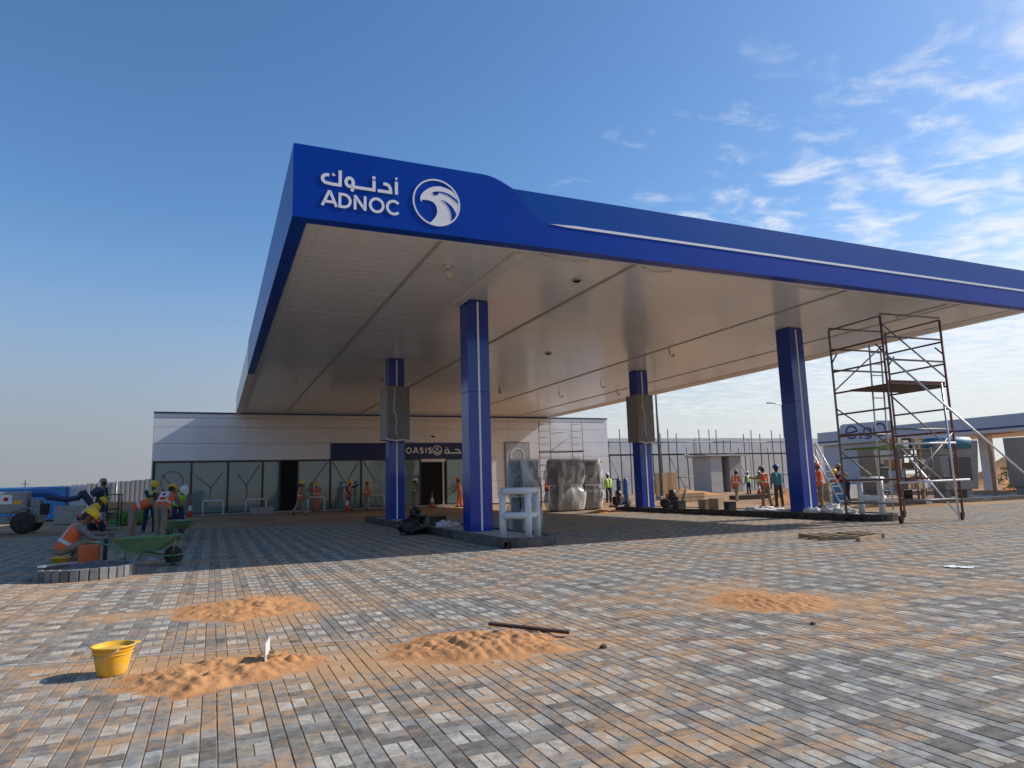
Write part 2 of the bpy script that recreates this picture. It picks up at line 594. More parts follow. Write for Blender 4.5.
def mkobj(name, me, m, parent=None, smooth=False, bevel=0, loc=None):
    o = bpy.data.objects.new(name, me)
    COL.objects.link(o)
    if m is not None and not me.materials:
        me.materials.append(m)
    if parent is not None:
        o.parent = parent
    if loc is not None:
        o.location = loc
    if smooth:
        me.polygons.foreach_set('use_smooth', [True] * len(me.polygons))
    if bevel:
        b = o.modifiers.new('bevel', 'BEVEL')
        b.width = bevel
        b.segments = 2
        b.limit_method = 'ANGLE'
    return o


def tag(o, label=None, cat=None, group=None, kind=None):
    if label:
        o['label'] = label
    if cat:
        o['category'] = cat
    if group:
        o['group'] = group
    if kind:
        o['kind'] = kind
    return o


def thing(name, label, cat, loc=(0, 0, 0), rz=0.0, group=None):
    o = bpy.data.objects.new(name, None)
    COL.objects.link(o)
    o.empty_display_size = 0.2
    o.location = loc
    o.rotation_euler = (0, 0, rz)
    return tag(o, label, cat, group)


def copy_tree(o, parent=None):
    c = o.copy()
    COL.objects.link(c)
    c.parent = parent
    for ch in list(o.children):
        copy_tree(ch, c)
    return c


def box(name, m, parent, x0, y0, z0, x1, y1, z1, bevel=0.0):
    return MB().box(x0, y0, z0, x1, y1, z1).build(name, m, parent, bevel=bevel)


def tube(name, m, parent, pts, r, n=8, closed=False):
    return MB().tube(pts, r, n, closed).build(name, m, parent, smooth=True)


# ------------------------------------------------------------------ ground and paving
def grid_mesh(name, x0, x1, y0, y1, z):
    me = bpy.data.meshes.new(name)
    me.from_pydata([(x0, y0, z), (x1, y0, z), (x1, y1, z), (x0, y1, z)], [], [(0, 1, 2, 3)])
    return me


tag(mkobj('ground', grid_mesh('ground', -1800, 1800, -1800, 1800, -0.022), M['ground']), 'open sandy desert ground round the fuel station', 'ground', kind='structure')
pave = bpy.data.meshes.new('pavement')
pave.from_pydata([(-16, -6, -0.0038), (18.3, -6, -0.0038), (18.3, 27, -0.0038), (-16, 27, -0.0038), (60, -6, -0.0038), (60, 17, -0.0038), (18.3, 17, -0.0038)], [],
                 [(0, 1, 6, 2, 3), (1, 4, 5, 6)])
pavement = tag(mkobj('pavement', pave, M['bed']), 'forecourt of light and dark grey block paving dusted with sand', 'pavement', kind='structure')

PX, PY = 0.3275, 0.3333
ux = PX / 4


def paver_rects():
    """one pattern unit: 20 cm strip (light pair lengthwise, dark pair crosswise) + two dark 10 cm strips"""
    nx0, nx1 = int(-16 / PX) - 1, int(52 / PX)
    ny0, ny1 = int(-1.0 / PY) - 1, int(27 / PY)
    ix, iy = np.meshgrid(np.arange(nx0, nx1), np.arange(ny0, ny1), indexing='ij')
    ox = (-0.515 + ix * PX).ravel()
    oy = (0.04 + iy * PY).ravel()
    hy = PY / 2
    out = []
    for (a, b, c, d, kind) in ((0, ux, 0, hy, 1), (ux, 2 * ux, 0, hy, 1), (0, 2 * ux, hy, hy * 1.5, 0), (0, 2 * ux, hy * 1.5, PY, 0),
                               (2 * ux, 3 * ux, 0.25 * hy, 1.25 * hy, 0), (2 * ux, 3 * ux, 1.25 * hy, 2.25 * hy, 0), (3 * ux, 4 * ux, 0.8 * hy, 1.8 * hy, 0), (3 * ux, 4 * ux, -0.2 * hy, 0.8 * hy, 0)):
        out.append(np.stack([ox + a, ox + b, oy + c, oy + d, np.full_like(ox, kind)], 1))
    R = np.concatenate(out)
    cxm = (R[:, 0] + R[:, 1]) / 2
    cym = (R[:, 2] + R[:, 3]) / 2
    az = np.degrees(np.arctan2(cxm, cym + 1.2))
    keep = (az > -27) & (az < 70) & (((cxm < 18.2) & (cym < 26.9)) | (cym < 16.9)) & (cxm > -15.9) & (cym > 0.2)
    return R[keep]


R = paver_rects()
NP = len(R)
light = R[:, 4] > 0.5
base = np.where(light[:, None], np.array([[0.405, 0.388, 0.335]]), np.array([[0.198, 0.198, 0.184]]))
val = np.where(light, RNG.normal(1, 0.10, NP), RNG.normal(1, 0.17, NP)).clip(0.5, 1.6)
warm = RNG.normal(0, 0.022, NP)[:, None] * np.array([[1, 0.2, -1]])
base = (base * val[:, None] * (1 + warm)).clip(0.03, 0.75)
odd = RNG.random(NP)
base[(odd < 0.05) & light] *= 0.6
base[(odd > 0.965) & ~light] *= 1.75
cxm, cym = (R[:, 0] + R[:, 1]) / 2, (R[:, 2] + R[:, 3]) / 2
V3 = np.stack([cxm, cym, np.full(NP, -CAM_H)], 1)
dep = V3 @ np.array(fw)
sx_ = 512 + 679.54 * (V3 @ np.array(rt)) / np.maximum(dep, 0.1)
sy_ = 384 - 679.54 * (V3 @ np.array(up)) / np.maximum(dep, 0.1)
inview = (dep > 0.3) & (sx_ > -10) & (sx_ < 1034) & (sy_ < 785)
order = np.argsort(np.where(inview, dep, 1e9))
single = np.zeros(NP, bool)
single[order[:300]] = True


def paver_geo(R, z):
    n = len(R)
    gx, gy, ch = 0.0036, 0.0015, 0.002
    x0, x1, y0, y1 = R[:, 0] + gx, R[:, 1] - gx, R[:, 2] + gy, R[:, 3] - gy
    V = np.zeros((n, 12, 3))
    for k, (a, b) in enumerate(((x0, y0), (x1, y0), (x1, y1), (x0, y1))):
        V[:, k, 0], V[:, k, 1], V[:, k, 2] = a, b, -0.02
        V[:, 4 + k, 0], V[:, 4 + k, 1], V[:, 4 + k, 2] = a, b, z - 0.0022
    for k, (a, b) in enumerate(((x0 + ch, y0 + ch), (x1 - ch, y0 + ch), (x1 - ch, y1 - ch), (x0 + ch, y1 - ch))):
        V[:, 8 + k, 0], V[:, 8 + k, 1], V[:, 8 + k, 2] = a, b, z
    F = [(8, 9, 10, 11)]
    for k in range(4):
        j = (k + 1) % 4
        F += [(k, j, 4 + j, 4 + k), (4 + k, 4 + j, 8 + j, 8 + k)]
    return V, np.array(F)


def fast_mesh(name, V, F, col=None):
    n = len(V)
    nv = V.shape[1]
    verts = V.reshape(-1, 3)
    faces = (F[None] + (np.arange(n) * nv)[:, None, None]).reshape(-1, 4)
    me = bpy.data.meshes.new(name)
    me.vertices.add(len(verts))
    me.vertices.foreach_set('co', verts.astype(np.float32).ravel())
    me.loops.add(faces.size)
    me.loops.foreach_set('vertex_index', faces.astype(np.int32).ravel())
    me.polygons.add(len(faces))
    me.polygons.foreach_set('loop_start', np.arange(0, faces.size, 4, dtype=np.int32))
    me.polygons.foreach_set('loop_total', np.full(len(faces), 4, np.int32))
    me.polygons.foreach_set('use_smooth', np.zeros(len(faces), bool))
    me.update(calc_edges=True)
    if col is not None:
        a = me.attributes.new('Col', 'FLOAT_COLOR', 'POINT')
        c4 = np.ones((n, nv, 4), np.float32)
        c4[:, :, :3] = col[:, None, :]
        a.data.foreach_set('color', c4.ravel())
    return me


zj = RNG.normal(0, 0.0007, NP)
Vg, Fg = paver_geo(R[~single], zj[~single])
# far pavers keep only walls and top
me = fast_mesh('paver_field', Vg, Fg, base[~single])
me.materials.append(M['paver'])
tag(mkobj('paver_field', me, None, pavement), kind='stuff')
cache = {}
for i in np.nonzero(single)[0]:
    w, h = R[i, 1] - R[i, 0], R[i, 3] - R[i, 2]
    key = (round(float(w), 3), round(float(h), 3), bool(light[i]), int(RNG.integers(0, 6)))
    if key not in cache:
        V1, F1 = paver_geo(np.array([[-w / 2, w / 2, -h / 2, h / 2, 0]]), np.zeros(1))
        m1 = fast_mesh('paver', V1, F1, base[i:i + 1])
        m1.materials.append(M['paver'])
        cache[key] = m1
    o = mkobj('paver', cache[key], None, pavement)
    o.location = (float(cxm[i]), float(cym[i]), float(zj[i]))

# ------------------------------------------------------------------ canopy
YF, YB = 11.40, 43.40          # front face, where it meets the shop
XL, XR = 1.06, 21.72
ZB, ZS = 5.82, 5.90            # underside of fascia, soffit
ZT, ZTL = 6.94, 7.13           # fascia top, raised logo end
YM = 28.15
FT = 0.26                      # fascia thickness
canopy = thing('fuel_canopy', 'large blue fuel station canopy with white soffit on four columns', 'canopy', (0, 0, 0))
fy0 = lambda u, v: (u, YF, v)
fyb = lambda u, v: (u, YF + FT, v)
# front fascia: lower/left blue field and upper blue field divided by the swoosh
logo_poly = [(XL, ZB), (XR, ZB), (XR, 6.30), (5.93, 6.30), (5.78, 6.33), (5.66, 6.385), (5.545, 6.47), (5.43, 6.61), (5.318, 6.76), (5.22, 6.865), (5.125, ZT)]
logo_poly += [(5.0, 7.0), (4.88, 7.055), (4.76, 7.095), (4.64, 7.12), (4.5, ZTL), (XL, ZTL)]
MB().prism(logo_poly, fy0, fyb).build('front_fascia', M['blue'], canopy)
up_poly = [(5.135, ZT), (5.228, 6.868), (5.325, 6.765), (5.437, 6.615), (5.552, 6.475), (5.668, 6.39), (5.788, 6.338), (5.935, 6.304), (XR, 6.304), (XR, ZT)]
MB().prism(up_poly, lambda u, v: (u, YF + 0.012, v), lambda u, v: (u, YF + FT, v)).build('upper_fascia_band', M['blue_upper'], canopy)
MB().prism([(5.93, 6.315), (6.3, 6.292), (XR, 6.292), (XR, 6.345), (6.5, 6.345)], lambda u, v: (u, YF - 0.012, v), lambda u, v: (u, YF + 0.004, v)).build('white_stripe', M['white_print'], canopy)
# side and rear fascias (front legs blue, rear link section with pale trim)
box('side_fascia', M['blue'], canopy, XL, YF + FT, ZB, XL + FT, YM, ZTL)
box('side_fascia', M['clad'], canopy, XL, YM, ZB + 0.004, XL + FT, YB, ZTL - 0.15)
box('side_fascia', M['clad'], canopy, XR - FT, YF + FT, ZB + 0.004, XR, YB, ZT)
box('rear_fascia', M['clad'], canopy, XL + FT, YB - 0.2, ZS + 0.1, XR - FT, YB - 0.02, ZT - 0.1)
box('roof_deck', M['steel'], canopy, XL + FT, YF + FT, ZS + 0.35, XR - FT, YB - 0.2, ZS + 0.4)
# soffit boards run across; shallow shadow gaps between
mb = MB()
bw = 0.30
ny = int((YB - YF - FT) / bw)
for k in range(ny):
    y0 = YF + FT + k * bw
    z = ZS + random.uniform(-0.0015, 0.0015)
    x0, x1, y1 = XL + FT, XR - FT, y0 + bw
    mb.add([(x0, y0 + .006, z), (x1, y0 + .006, z), (x1, y1 - .006, z), (x0, y1 - .006, z), (x0, y0, z + .012), (x1, y0, z + .012), (x0, y1, z + .012), (x1, y1, z + .012)],
           [(0, 3, 2, 1), (0, 1, 5, 4), (2, 3, 6, 7)])
tag(mb.build('soffit_boards', M['soffit'], canopy), kind='stuff')
for xs, w in ((3.82, 0.07), (8.22, 0.09), (14.6, 0.09), (19.0, 0.09)):
    MB().box(xs - w / 2, YF + FT + 0.25, ZS - 0.022, xs + w / 2, YB - 0.3, ZS - 0.004).build('seam_trim', M['soffit_trim'], canopy)
for (a, b, c, d) in ((XL + FT, YF + FT, XL + FT + 0.22, YB - 0.2), (XR - FT - 0.22, YF + FT, XR - FT, YB - 0.2), (XL + FT + 0.225, YF + FT, XR - FT - 0.225, YF + FT + 0.2)):
    MB().box(a, b, ZS - 0.03, c, d, ZS - 0.006).build('edge_trim', M['soffit_white'], canopy)
# dropped beam casing running to the first column
box('beam_casing', M['soffit_white'], canopy, 5.40, YF + FT + 0.35, ZS - 0.11, 5.62, 15.95, ZS - 0.008, 0.008)
box('beam_casing', M['soffit_white'], canopy, 18.6, YF + FT + 0.35, ZS - 0.05, 18.78, 13.6, ZS - 0.008, 0.005)


# loose ends of protective film hanging from the front edge
def strip(pts, w):
    q = MB()
    q.ribbon(pts, w, lambda u, v: (u, YF + FT + 0.26 + 0.05 * math.sin(u * 3), v), lambda u, v: (u, YF + FT + 0.27 + 0.05 * math.sin(u * 3), v))
    return q


for xa, xb in ((5.9, 7.1), (8.4, 9.2), (12.9, 14.2), (15.2, 15.9)):
    pts = [(xa + (xb - xa) * t / 8, ZS - 0.035 - 0.05 * math.sin(math.pi * t / 8) * random.uniform(0.5, 1.2)) for t in range(9)]
    strip(pts, 0.05).build('loose_film', M['rag'], canopy)

# lettering
lf0 = lambda u, v: (u, YF - 0.014, v)
lf1 = lambda u, v: (u, YF + 0.002, v)


def arc(cx, cy, rx, ry, a0, a1, n=14):
    return [(cx + rx * math.cos(rad(a0 + (a1 - a0) * k / n)), cy + ry * math.sin(rad(a0 + (a1 - a0) * k / n))) for k in range(n + 1)]


def letter(paths, w, f0=lf0, f1=lf1, name='letter', m=None, parent=None):
    q = MB()
    nrm = (Vector(f0(0, 0)) - Vector(f1(0, 0))).normalized()
    for k_, p in enumerate(paths):
        cl = p[0] == 'c'
        of = nrm * 0.0028 * k_
        q.ribbon(p[1] if cl else p, w, lambda u, v: Vector(f0(u, v)) + of, lambda u, v: Vector(f1(u, v)) + of, closed=cl)
    return q.build(name, m or M['white_print'], parent or canopy)


def roman(word, x, z, h, w, adv, f0, f1, parent, m=None):
    G = {
        'A': [[(0, 0), (0.42, 1), (0.5, 1), (0.92, 0)], [(0.17, 0.3), (0.75, 0.3)]],
        'D': [[(0.08, 0), (0.08, 1)], [(0.0, 0.93)] + [(0.32, 0.93)] + arc(0.34, 0.5, 0.42, 0.43, 88, -88, 10) + [(0.0, 0.07)]],
        'N': [[(0.08, 0), (0.08, 1)], [(0.08, 0.96), (0.74, 0.04)], [(0.74, 0), (0.74, 1)]],
        'O': [('c', arc(0.5, 0.5, 0.44, 0.46, 0, 345, 23))],
        'C': [arc(0.5, 0.5, 0.44, 0.46, 42, 318, 18)],
        'S': [arc(0.35, 0.73, 0.27, 0.22, 25, 270, 12) + arc(0.35, 0.27, 0.29, 0.24, 90, -155, 12)],
        'I': [[(0.12, 0), (0.12, 1)]],
    }
    W_ = {'A': 0.95, 'D': 0.9, 'N': 0.93, 'O': 1.06, 'C': 0.98, 'S': 0.76, 'I': 0.28}
    for ch in word:
        ps = []
        for p in G[ch]:
            pts = p[1] if p[0] == 'c' else p
            pts = [(x + u * h, z + v * h) for u, v in pts]
            ps.append(('c', pts) if p[0] == 'c' else pts)
        letter(ps, w, f0, f1, parent=parent, m=m)
        x += W_[ch] * h + adv


roman('ADNOC', 1.545, 6.075, 0.262, 0.047, 0.026, lf0, lf1, canopy)
LW = 0.055
letter([arc(1.628, 6.565, 0.085, 0.075, 70, 258, 10) + [(1.70, 6.482), (1.842, 6.482), (1.842, 6.75)]], LW)            # kaf
letter([[(1.745, 6.675), (1.715, 6.672), (1.712, 6.648), (1.735, 6.645), (1.76, 6.645)]], 0.018)
letter([('c', arc(2.006, 6.562, 0.062, 0.078, 0, 340, 17)), [(2.066, 6.56), (2.068, 6.48), (2.045, 6.40)], [(2.068, 6.482), (2.432, 6.482), (2.432, 6.655)]], LW)  # waw + nun
letter([('c', arc(2.43, 6.712, 0.016, 0.016, 0, 300, 5))], 0.03, name='dot')
letter([[(2.60, 6.628), (2.665, 6.626), (2.705, 6.60), (2.728, 6.55), (2.733, 6.484), (2.50, 6.484)]], LW)                 # dal
letter([[(2.837, 6.70), (2.837, 6.46)]], LW)                                                                             # alef
letter([[(2.855, 6.775), (2.828, 6.775), (2.826, 6.75), (2.85, 6.748), (2.82, 6.735)]], 0.016)
# falcon roundel
EC, ER = (3.590, 6.418), 0.452
letter([('c', arc(EC[0], EC[1], ER - 0.013, ER - 0.013, 0, 355, 71))], 0.028, name='emblem_ring')
head = [(3.300, 6.390), (3.275, 6.452), (3.290, 6.520), (3.342, 6.593), (3.436, 6.674), (3.548, 6.726), (3.661, 6.744), (3.775, 6.727), (3.869, 6.693), (3.945, 6.645)]
head += arc(EC[0], EC[1], ER - 0.02, ER - 0.02, 27, -108, 26)
head += [(3.50, 6.055), (3.545, 6.11), (3.58, 6.17), (3.597, 6.23), (3.597, 6.29), (3.583, 6.345), (3.556, 6.39), (3.517, 6.422), (3.470, 6.438), (3.42, 6.443), (3.33, 6.441), (3.312, 6.425)]
MB().prism(head, lambda u, v: (u, YF - 0.011, v), lf1).build('falcon_emblem', M['white_print'], canopy)
cut0 = lambda u, v: (u, YF - 0.016, v)
cut1 = lambda u, v: (u, YF - 0.006, v)
for poly in ([(3.506, 6.59), (3.538, 6.618), (3.58, 6.622), (3.631, 6.609), (3.622, 6.58), (3.602, 6.563), (3.57, 6.555), (3.546, 6.558), (3.525, 6.575)],
             [(3.50, 6.592), (3.56, 6.628), (3.641, 6.641), (3.71, 6.642), (3.773, 6.632), (3.84, 6.612), (3.906, 6.578), (3.96, 6.54), (4.008, 6.49), (4.012, 6.45), (3.96, 6.496), (3.905, 6.534), (3.84, 6.574), (3.773, 6.6), (3.70, 6.615), (3.641, 6.618)],
             [(3.686, 6.48), (3.75, 6.465), (3.808, 6.439), (3.865, 6.395), (3.911, 6.345), (3.945, 6.29), (3.967, 6.235), (3.955, 6.20), (3.937, 6.168), (3.905, 6.13), (3.869, 6.10), (3.872, 6.17), (3.866, 6.244), (3.845, 6.31), (3.807, 6.378), (3.75, 6.44)]):
    MB().prism(poly, cut0, cut1).build('emblem_feather', M['blue'], canopy)


# columns with panels and white stripe
def column(x0, x1, y0, y1, zb, ztop, label=None):
    c = MB().box(x0 + .02, y0 + .02, zb, x1 - .02, y1 - .02, ztop).build('column', M['sign_blue'], canopy)
    for (za, zb2) in ((zb, 3.545), (3.555, ztop - 0.03)):
        box('column_panel', M['blue_col'], c, x0, y0, za, x1, y0 + 0.015, zb2, 0.004)
        box('column_panel', M['blue_col'], c, x0, y0 + 0.019, za, x0 + 0.015, y1, zb2, 0.004)
        box('column_panel', M['blue_col'], c, x1 - 0.015, y0 + 0.019, za, x1, y1, zb2, 0.004)
        box('column_panel', M['blue_col'], c, x0 + 0.019, y1 - 0.015, za, x1 - 0.019, y1, zb2, 0.004)
    xm = (x0 + x1) / 2
    box('stripe', M['white_print'], c, xm - 0.024, y0 - 0.008, zb + 0.02, xm + 0.024, y0 + 0.003, ztop - 0.06)
    return c


COLS = [(5.67, 6.24, 15.6, 16.15), (5.66, 6.22, 23.9, 24.45), (16.22, 16.79, 23.9, 24.45), (16.36, 16.93, 15.6, 16.15)]
for c in COLS:
    column(*c, 0.16, ZS)


# small fittings on the soffit
def soffit_fitting(x, y, kind):
    if kind == 'spot':
        f = MB().lathe([(0.05, 0), (0.05, -0.05), (0.03, -0.06)], 12, (x, y, ZS - 0.006)).build('spotlight', M['soffit_white'], canopy, True)
        MB().tube([(x, y, ZS - 0.06), (x + 0.02, y, ZS - 0.12)], 0.015).build('arm', M['steel'], f)
        MB().tube([(x - 0.03, y - 0.02, ZS - 0.12), (x + 0.08, y + 0.06, ZS - 0.25)], [0.06, 0.085], 12).build('lamp_head', M['lamp_lens'], f, True)
    elif kind == 'box':
        f = MB().box(x - 0.09, y - 0.09, ZS - 0.035, x + 0.09, y + 0.09, ZS - 0.004).build('open_junction', M['soffit_trim'], canopy)
        box('socket', M['door_dark'], f, x - 0.06, y - 0.06, ZS - 0.06, x + 0.06, y + 0.06, ZS - 0.036)
    else:
        pts = [(x, y, ZS - 0.003), (x + 0.01, y, ZS - 0.1), (x + 0.06, y + 0.02, ZS - 0.22), (x + 0.14, y + 0.03, ZS - 0.27), (x + 0.2, y + 0.03, ZS - 0.2)]
        f = MB().tube(pts, 0.022, 8).build('cable_tail', M['lamp_lens'], canopy, True)
        MB().lathe([(0.035, -0.03), (0.035, 0.03)], 10, (x + 0.2, y + 0.03, ZS - 0.2)).build('cable_end', M['rubber'], f)


for (x, y, k) in ((4.40, 13.25, 'spot'), (7.55, 13.3, 'box'), (16.2, 30.9, 'cable'), (16.6, 27.4, 'cable'), (18.7, 29.4, 'cable'), (14.85, 19.7, 'cable'), (6.1, 27.8, 'cable'), (3.05, 29.6, 'spot'), (4.55, 29.9, 'spot'), (10.9, 21.5, 'box'), (12.5, 30.0, 'spot')):
    soffit_fitting(x, y, k)


# wrapped display boxes strapped to the two rear columns
def wrapped_box(x0, x1, y0, y1, z0, z1, label):
    t = thing('wrapped_display_box', label, 'display box', ((x0 + x1) / 2, (y0 + y1) / 2, z0))
    hx, hy, h = (x1 - x0) / 2, (y1 - y0) / 2, z1 - z0
    box('casing', M['grey_cab'], t, -hx, -hy, 0, hx, hy, h, 0.02)
    box('front_cover', M['grey_wrap'], t, -hx + 0.07, -hy - 0.02, 0.05, hx - 0.02, -hy - 0.002, h - 0.03, 0.006)
    pts = [(-0.05 + random.uniform(-0.03, 0.03) + (0.07 if k > 6 else 0), h - 0.03 - k * h * 0.075) for k in range(13)]
    q = MB()
    q.ribbon(pts, 0.028, lambda u, v: (u - 0.1, -hy - 0.035, v), lambda u, v: (u - 0.1, -hy - 0.022, v))
    q.build('torn_film', M['rag'], t)
    MB().tube([(-hx - 0.06, -hy - 0.05, 0.0), (-hx * 0.3, -hy - 0.06, -0.06), (hx * 0.4, -hy - 0.05, -0.03), (hx + 0.05, -hy - 0.04, -0.1)], 0.035, 6).build('loose_film', M['rag'], t, True)
    return t


wrapped_box(5.50, 6.34, 23.60, 24.62, 2.95, 4.84, 'grey film wrapped box high on rear blue column nearest the shop sign')
wrapped_box(16.11, 16.90, 23.74, 24.60, 2.86, 4.84, 'dark grey film wrapped box high on the rear right blue column')


# ------------------------------------------------------------------ pump islands
def island(name, label, x0, x1, y0, y1, h, mkerb, mkerb2, nsplit):
    t = thing(name, label, 'pump island', ((x0 + x1) / 2, y0, 0))
    w = (x1 - x0) / 2
    r = w
    L = y1 - y0
    kw = 0.15
    out = [(w * math.cos(a), r + -r * 0.75 * math.sin(a)) for a in [math.pi * k / 10 for k in range(11)]]
    out = [(-u, v) for u, v in out]          # left -> right round the nose
    inn = [((abs(w) - kw) / w * u, r + (v - r) * (w - kw) / w) for u, v in out]
    # nose kerbstones
    for k in range(10):
        poly = [out[k], out[k + 1], inn[k + 1], inn[k]]
        cxp = sum(p[0] for p in poly) / 4
        cyp = sum(p[1] for p in poly) / 4
        poly = [(cxp + (u - cxp) * 0.985, cyp + (v - cyp) * 0.985) for u, v in poly]
        MB().prism(poly, lambda u, v: (u, v, 0 - 0.01), lambda u, v: (u, v, h)).build('kerbstone', mkerb2, t, bevel=0.012)
    n = int((L - r) / 0.9)
    for s in (-1, 1):
        for k in range(n):
            ya, yb = r + k * (L - r) / n, r + (k + 1) * (L - r) / n - 0.01
            xa, xb = (-w, -w + kw) if s < 0 else (w - kw, w)
            j = random.uniform(-0.006, 0.006)
            box('kerbstone', mkerb2 if k < nsplit else mkerb, t, xa + j, ya + 0.004, -0.01, xb + j, yb, h + random.uniform(-0.004, 0.004), 0.014)
    box('end_kerb', mkerb, t, -w, L + 0.005, -0.01, w, L + kw, h, 0.014)
    MB().prism([(u * 0.99, v) for u, v in inn] + [(w - kw - 0.005, L), (-w + kw + 0.005, L)], lambda u, v: (u, v, 0.0), lambda u, v: (u, v, h - 0.03)).build('island_top', M['concrete'], t)
    return t


island('pump_island', 'grey kerbed pump island under the two left blue columns', 5.30, 6.62, 12.45, 26.2, 0.19, M['kerb_black'], M['kerb_grey'], 3)
island('pump_island', 'black kerbed pump island under the two right blue columns', 16.02, 17.24, 12.75, 25.6, 0.19, M['kerb_black'], M['kerb_black'], 0)

# pipe stub in the nose of the left island
t = thing('pipe_stub', 'short round pipe end sticking out of the left island kerb', 'pipe', (5.34, 12.72, 0.075))
MB().tube([(0, 0.12, 0), (0, -0.12, 0)], 0.075, 14, cap=False).build('pipe', M['rubber'], t, True)
MB().lathe([(0.055, 0), (0.085, 0), (0.085, 0.03), (0.055, 0.03), (0.055, 0)], 14).build('collar', M['wood'], t).rotation_euler = (rad(90), 0, 0)


def guard(label, x, y, z, w, d, h):
    """wrapped tubular crash guard: U of three legs a side"""
    t = thing('crash_guard', label, 'guard rail', (x, y, z))
    r = 0.072
    posts = [(-w / 2, 0.33), (0.05, 0.03), (w / 2 - 0.02, 0.30)]
    for (px, py) in posts:
        MB().tube([(px, py, 0), (px, py, h * 0.33), (px + 0.004, py, h * 0.66), (px, py, h)], [r, r * 1.06, r * 0.97, r], 12).build('post', M['white_metal'], t, True)
        MB().lathe([(0.10, 0), (0.10, 0.015)], 12, (px, py, 0)).build('foot_plate', M['steel'], t)
    for zz in (h, h * 0.47):
        pts = [(-w / 2, 0.33, zz), (-w / 2 + 0.06, 0.22, zz), (-0.1, 0.05, zz), (0.05, 0.03, zz), (0.18, 0.06, zz), (w / 2 - 0.02, 0.30, zz)]
        MB().tube(pts, r, 12).build('rail', M['white_metal'], t, True)
    return t


guard('white film wrapped tubular crash guard on nose of left island', 5.94, 12.98, 0.165, 0.80, 0.75, 0.95)
guard('white film wrapped tubular crash guard behind the red scaffold tower', 16.66, 13.2, 0.165, 0.76, 0.75, 0.95)


# ------------------------------------------------------------------ dispensers in film
def bumpy_film(parent, w, d, z0, z1, seed, waist=None, n=26, m=22):
    vs, fs = [], []
    for j in range(m + 1):
        t = j / m
        z = z0 + (z1 - z0) * t
        for k in range(n):
            a = 2 * math.pi * k / n
            ca, sa = math.cos(a), math.sin(a)
            e = 0.45
            x = math.copysign(abs(ca) ** e, ca) * w / 2
            y = math.copysign(abs(sa) ** e, sa) * d / 2
            nz = mnoise.noise(Vector((ca * 2.1 + seed, sa * 2.1, t * 3.4))) * 0.13 + mnoise.noise(Vector((ca * 6 + seed, sa * 6, t * 5))) * 0.05
            bul = 1 + 0.16 * abs(math.sin(2 * math.pi * t * 1.05)) + nz * 1.3
            if waist is not None:
                bul -= 0.20 * math.exp(-((t - waist) / 0.05) ** 2)
            if t > 0.97:
                bul *= 0.93
            vs.append((x * bul, y * bul, z))
    for j in range(m):
        for k in range(n):
            k2 = (k + 1) % n
            fs.append((j * n + k, j * n + k2, (j + 1) * n + k2, (j + 1) * n + k))
    fs.append(tuple(m * n + k for k in range(n)))
    q = MB()
    q.add(vs, fs)
    return q.build('plastic_film', M['film'], parent, True)


def dispenser(label, x, y, rz, w, d, h, seed, waist=0.45, group=None):
    t = thing('wrapped_fuel_dispenser', label, 'fuel dispenser', (x, y, 0.0), rz, group)
    box('base', M['dark_cab'], t, -w * 0.42, -d * 0.4, 0, w * 0.42, d * 0.4, h * 0.12, 0.01)
    box('lower_cabinet', M['dark_cab'], t, -w * 0.40, -d * 0.38, h * 0.12, w * 0.40, d * 0.38, h * 0.47, 0.02)
    box('upper_cabinet', M['dark_cab'], t, -w * 0.46, -d * 0.42, h * 0.5, w * 0.46, d * 0.42, h * 0.97, 0.03)
    box('screen', M['grey_cab'], t, -w * 0.22, -d * 0.42 - 0.015, h * 0.68, w * 0.22, -d * 0.42 - 0.001, h * 0.86, 0.005)
    for s in (-1, 1):
        hp = [(s * w * 0.42, -d * 0.42, h * 0.75), (s * w * 0.50, -d * 0.5, h * 0.6), (s * w * 0.47, -d * 0.52, h * 0.35), (s * w * 0.40, -d * 0.45, h * 0.22)]
        MB().tube(hp, 0.02, 6).build('hose', M['rubber'], t, True)
    bumpy_film(t, w * 1.02, d * 1.02, 0.05, h, seed, waist)
    return t


dispenser('widest fuel dispenser wrapped in baggy clear film under the canopy', 14.75, 27.9, 0.1, 1.55, 0.95, 2.36, 1.3, 0.44)
dispenser('narrower film wrapped fuel dispenser just behind the biggest wrapped one', 16.25, 28.3, -0.1, 0.95, 0.85, 2.33, 5.1, 0.44)
dispenser('small dark film wrapped dispenser standing behind left white crash guard', 7.72, 17.0, 0.2, 0.72, 0.6, 1.93, 9.2, 0.38)
dispenser('film wrapped dispenser half hidden behind the widest wrapped dispenser', 15.4, 29.5, 0.0, 0.9, 0.8, 2.3, 13.7, 0.44)

# ------------------------------------------------------------------ shop building
SY = 42.9
shop = thing('shop_building', 'long low white panelled shop with teal glazing behind the canopy', 'shop', (0, 0, 0))
X0, X1 = -3.2, 26.35
box('core_wall', M['grey_cab'], shop, X0 + 0.03, SY + 0.12, 0, X1 - 0.03, SY + 12, 5.72)
box('side_wall', M['clad'], shop, X0 - 0.02, SY + 0.1, 0.02, X0 + 0.028, SY + 12, 5.8)
zr = [3.10, 4.08, 5.02, 5.56, 5.80]
xs = [X0, -0.75, 1.7, 4.15, 6.52, 9.0, 11.5, 14.0, 16.0, 18.4, 20.8, 23.2, X1]
SIGN = (6.52, 16.0)
for j in range(4):
    for i in range(len(xs) - 1):
        if j == 0 and SIGN[0] - 0.1 < xs[i] < SIGN[1] - 0.1:
            continue
        box('cladding_panel', M['clad'], shop, xs[i] + 0.003, SY + random.uniform(0, 0.002), zr[j] + 0.008, xs[i + 1] - 0.003, SY + 0.1, zr[j + 1] - 0.008, 0.006)
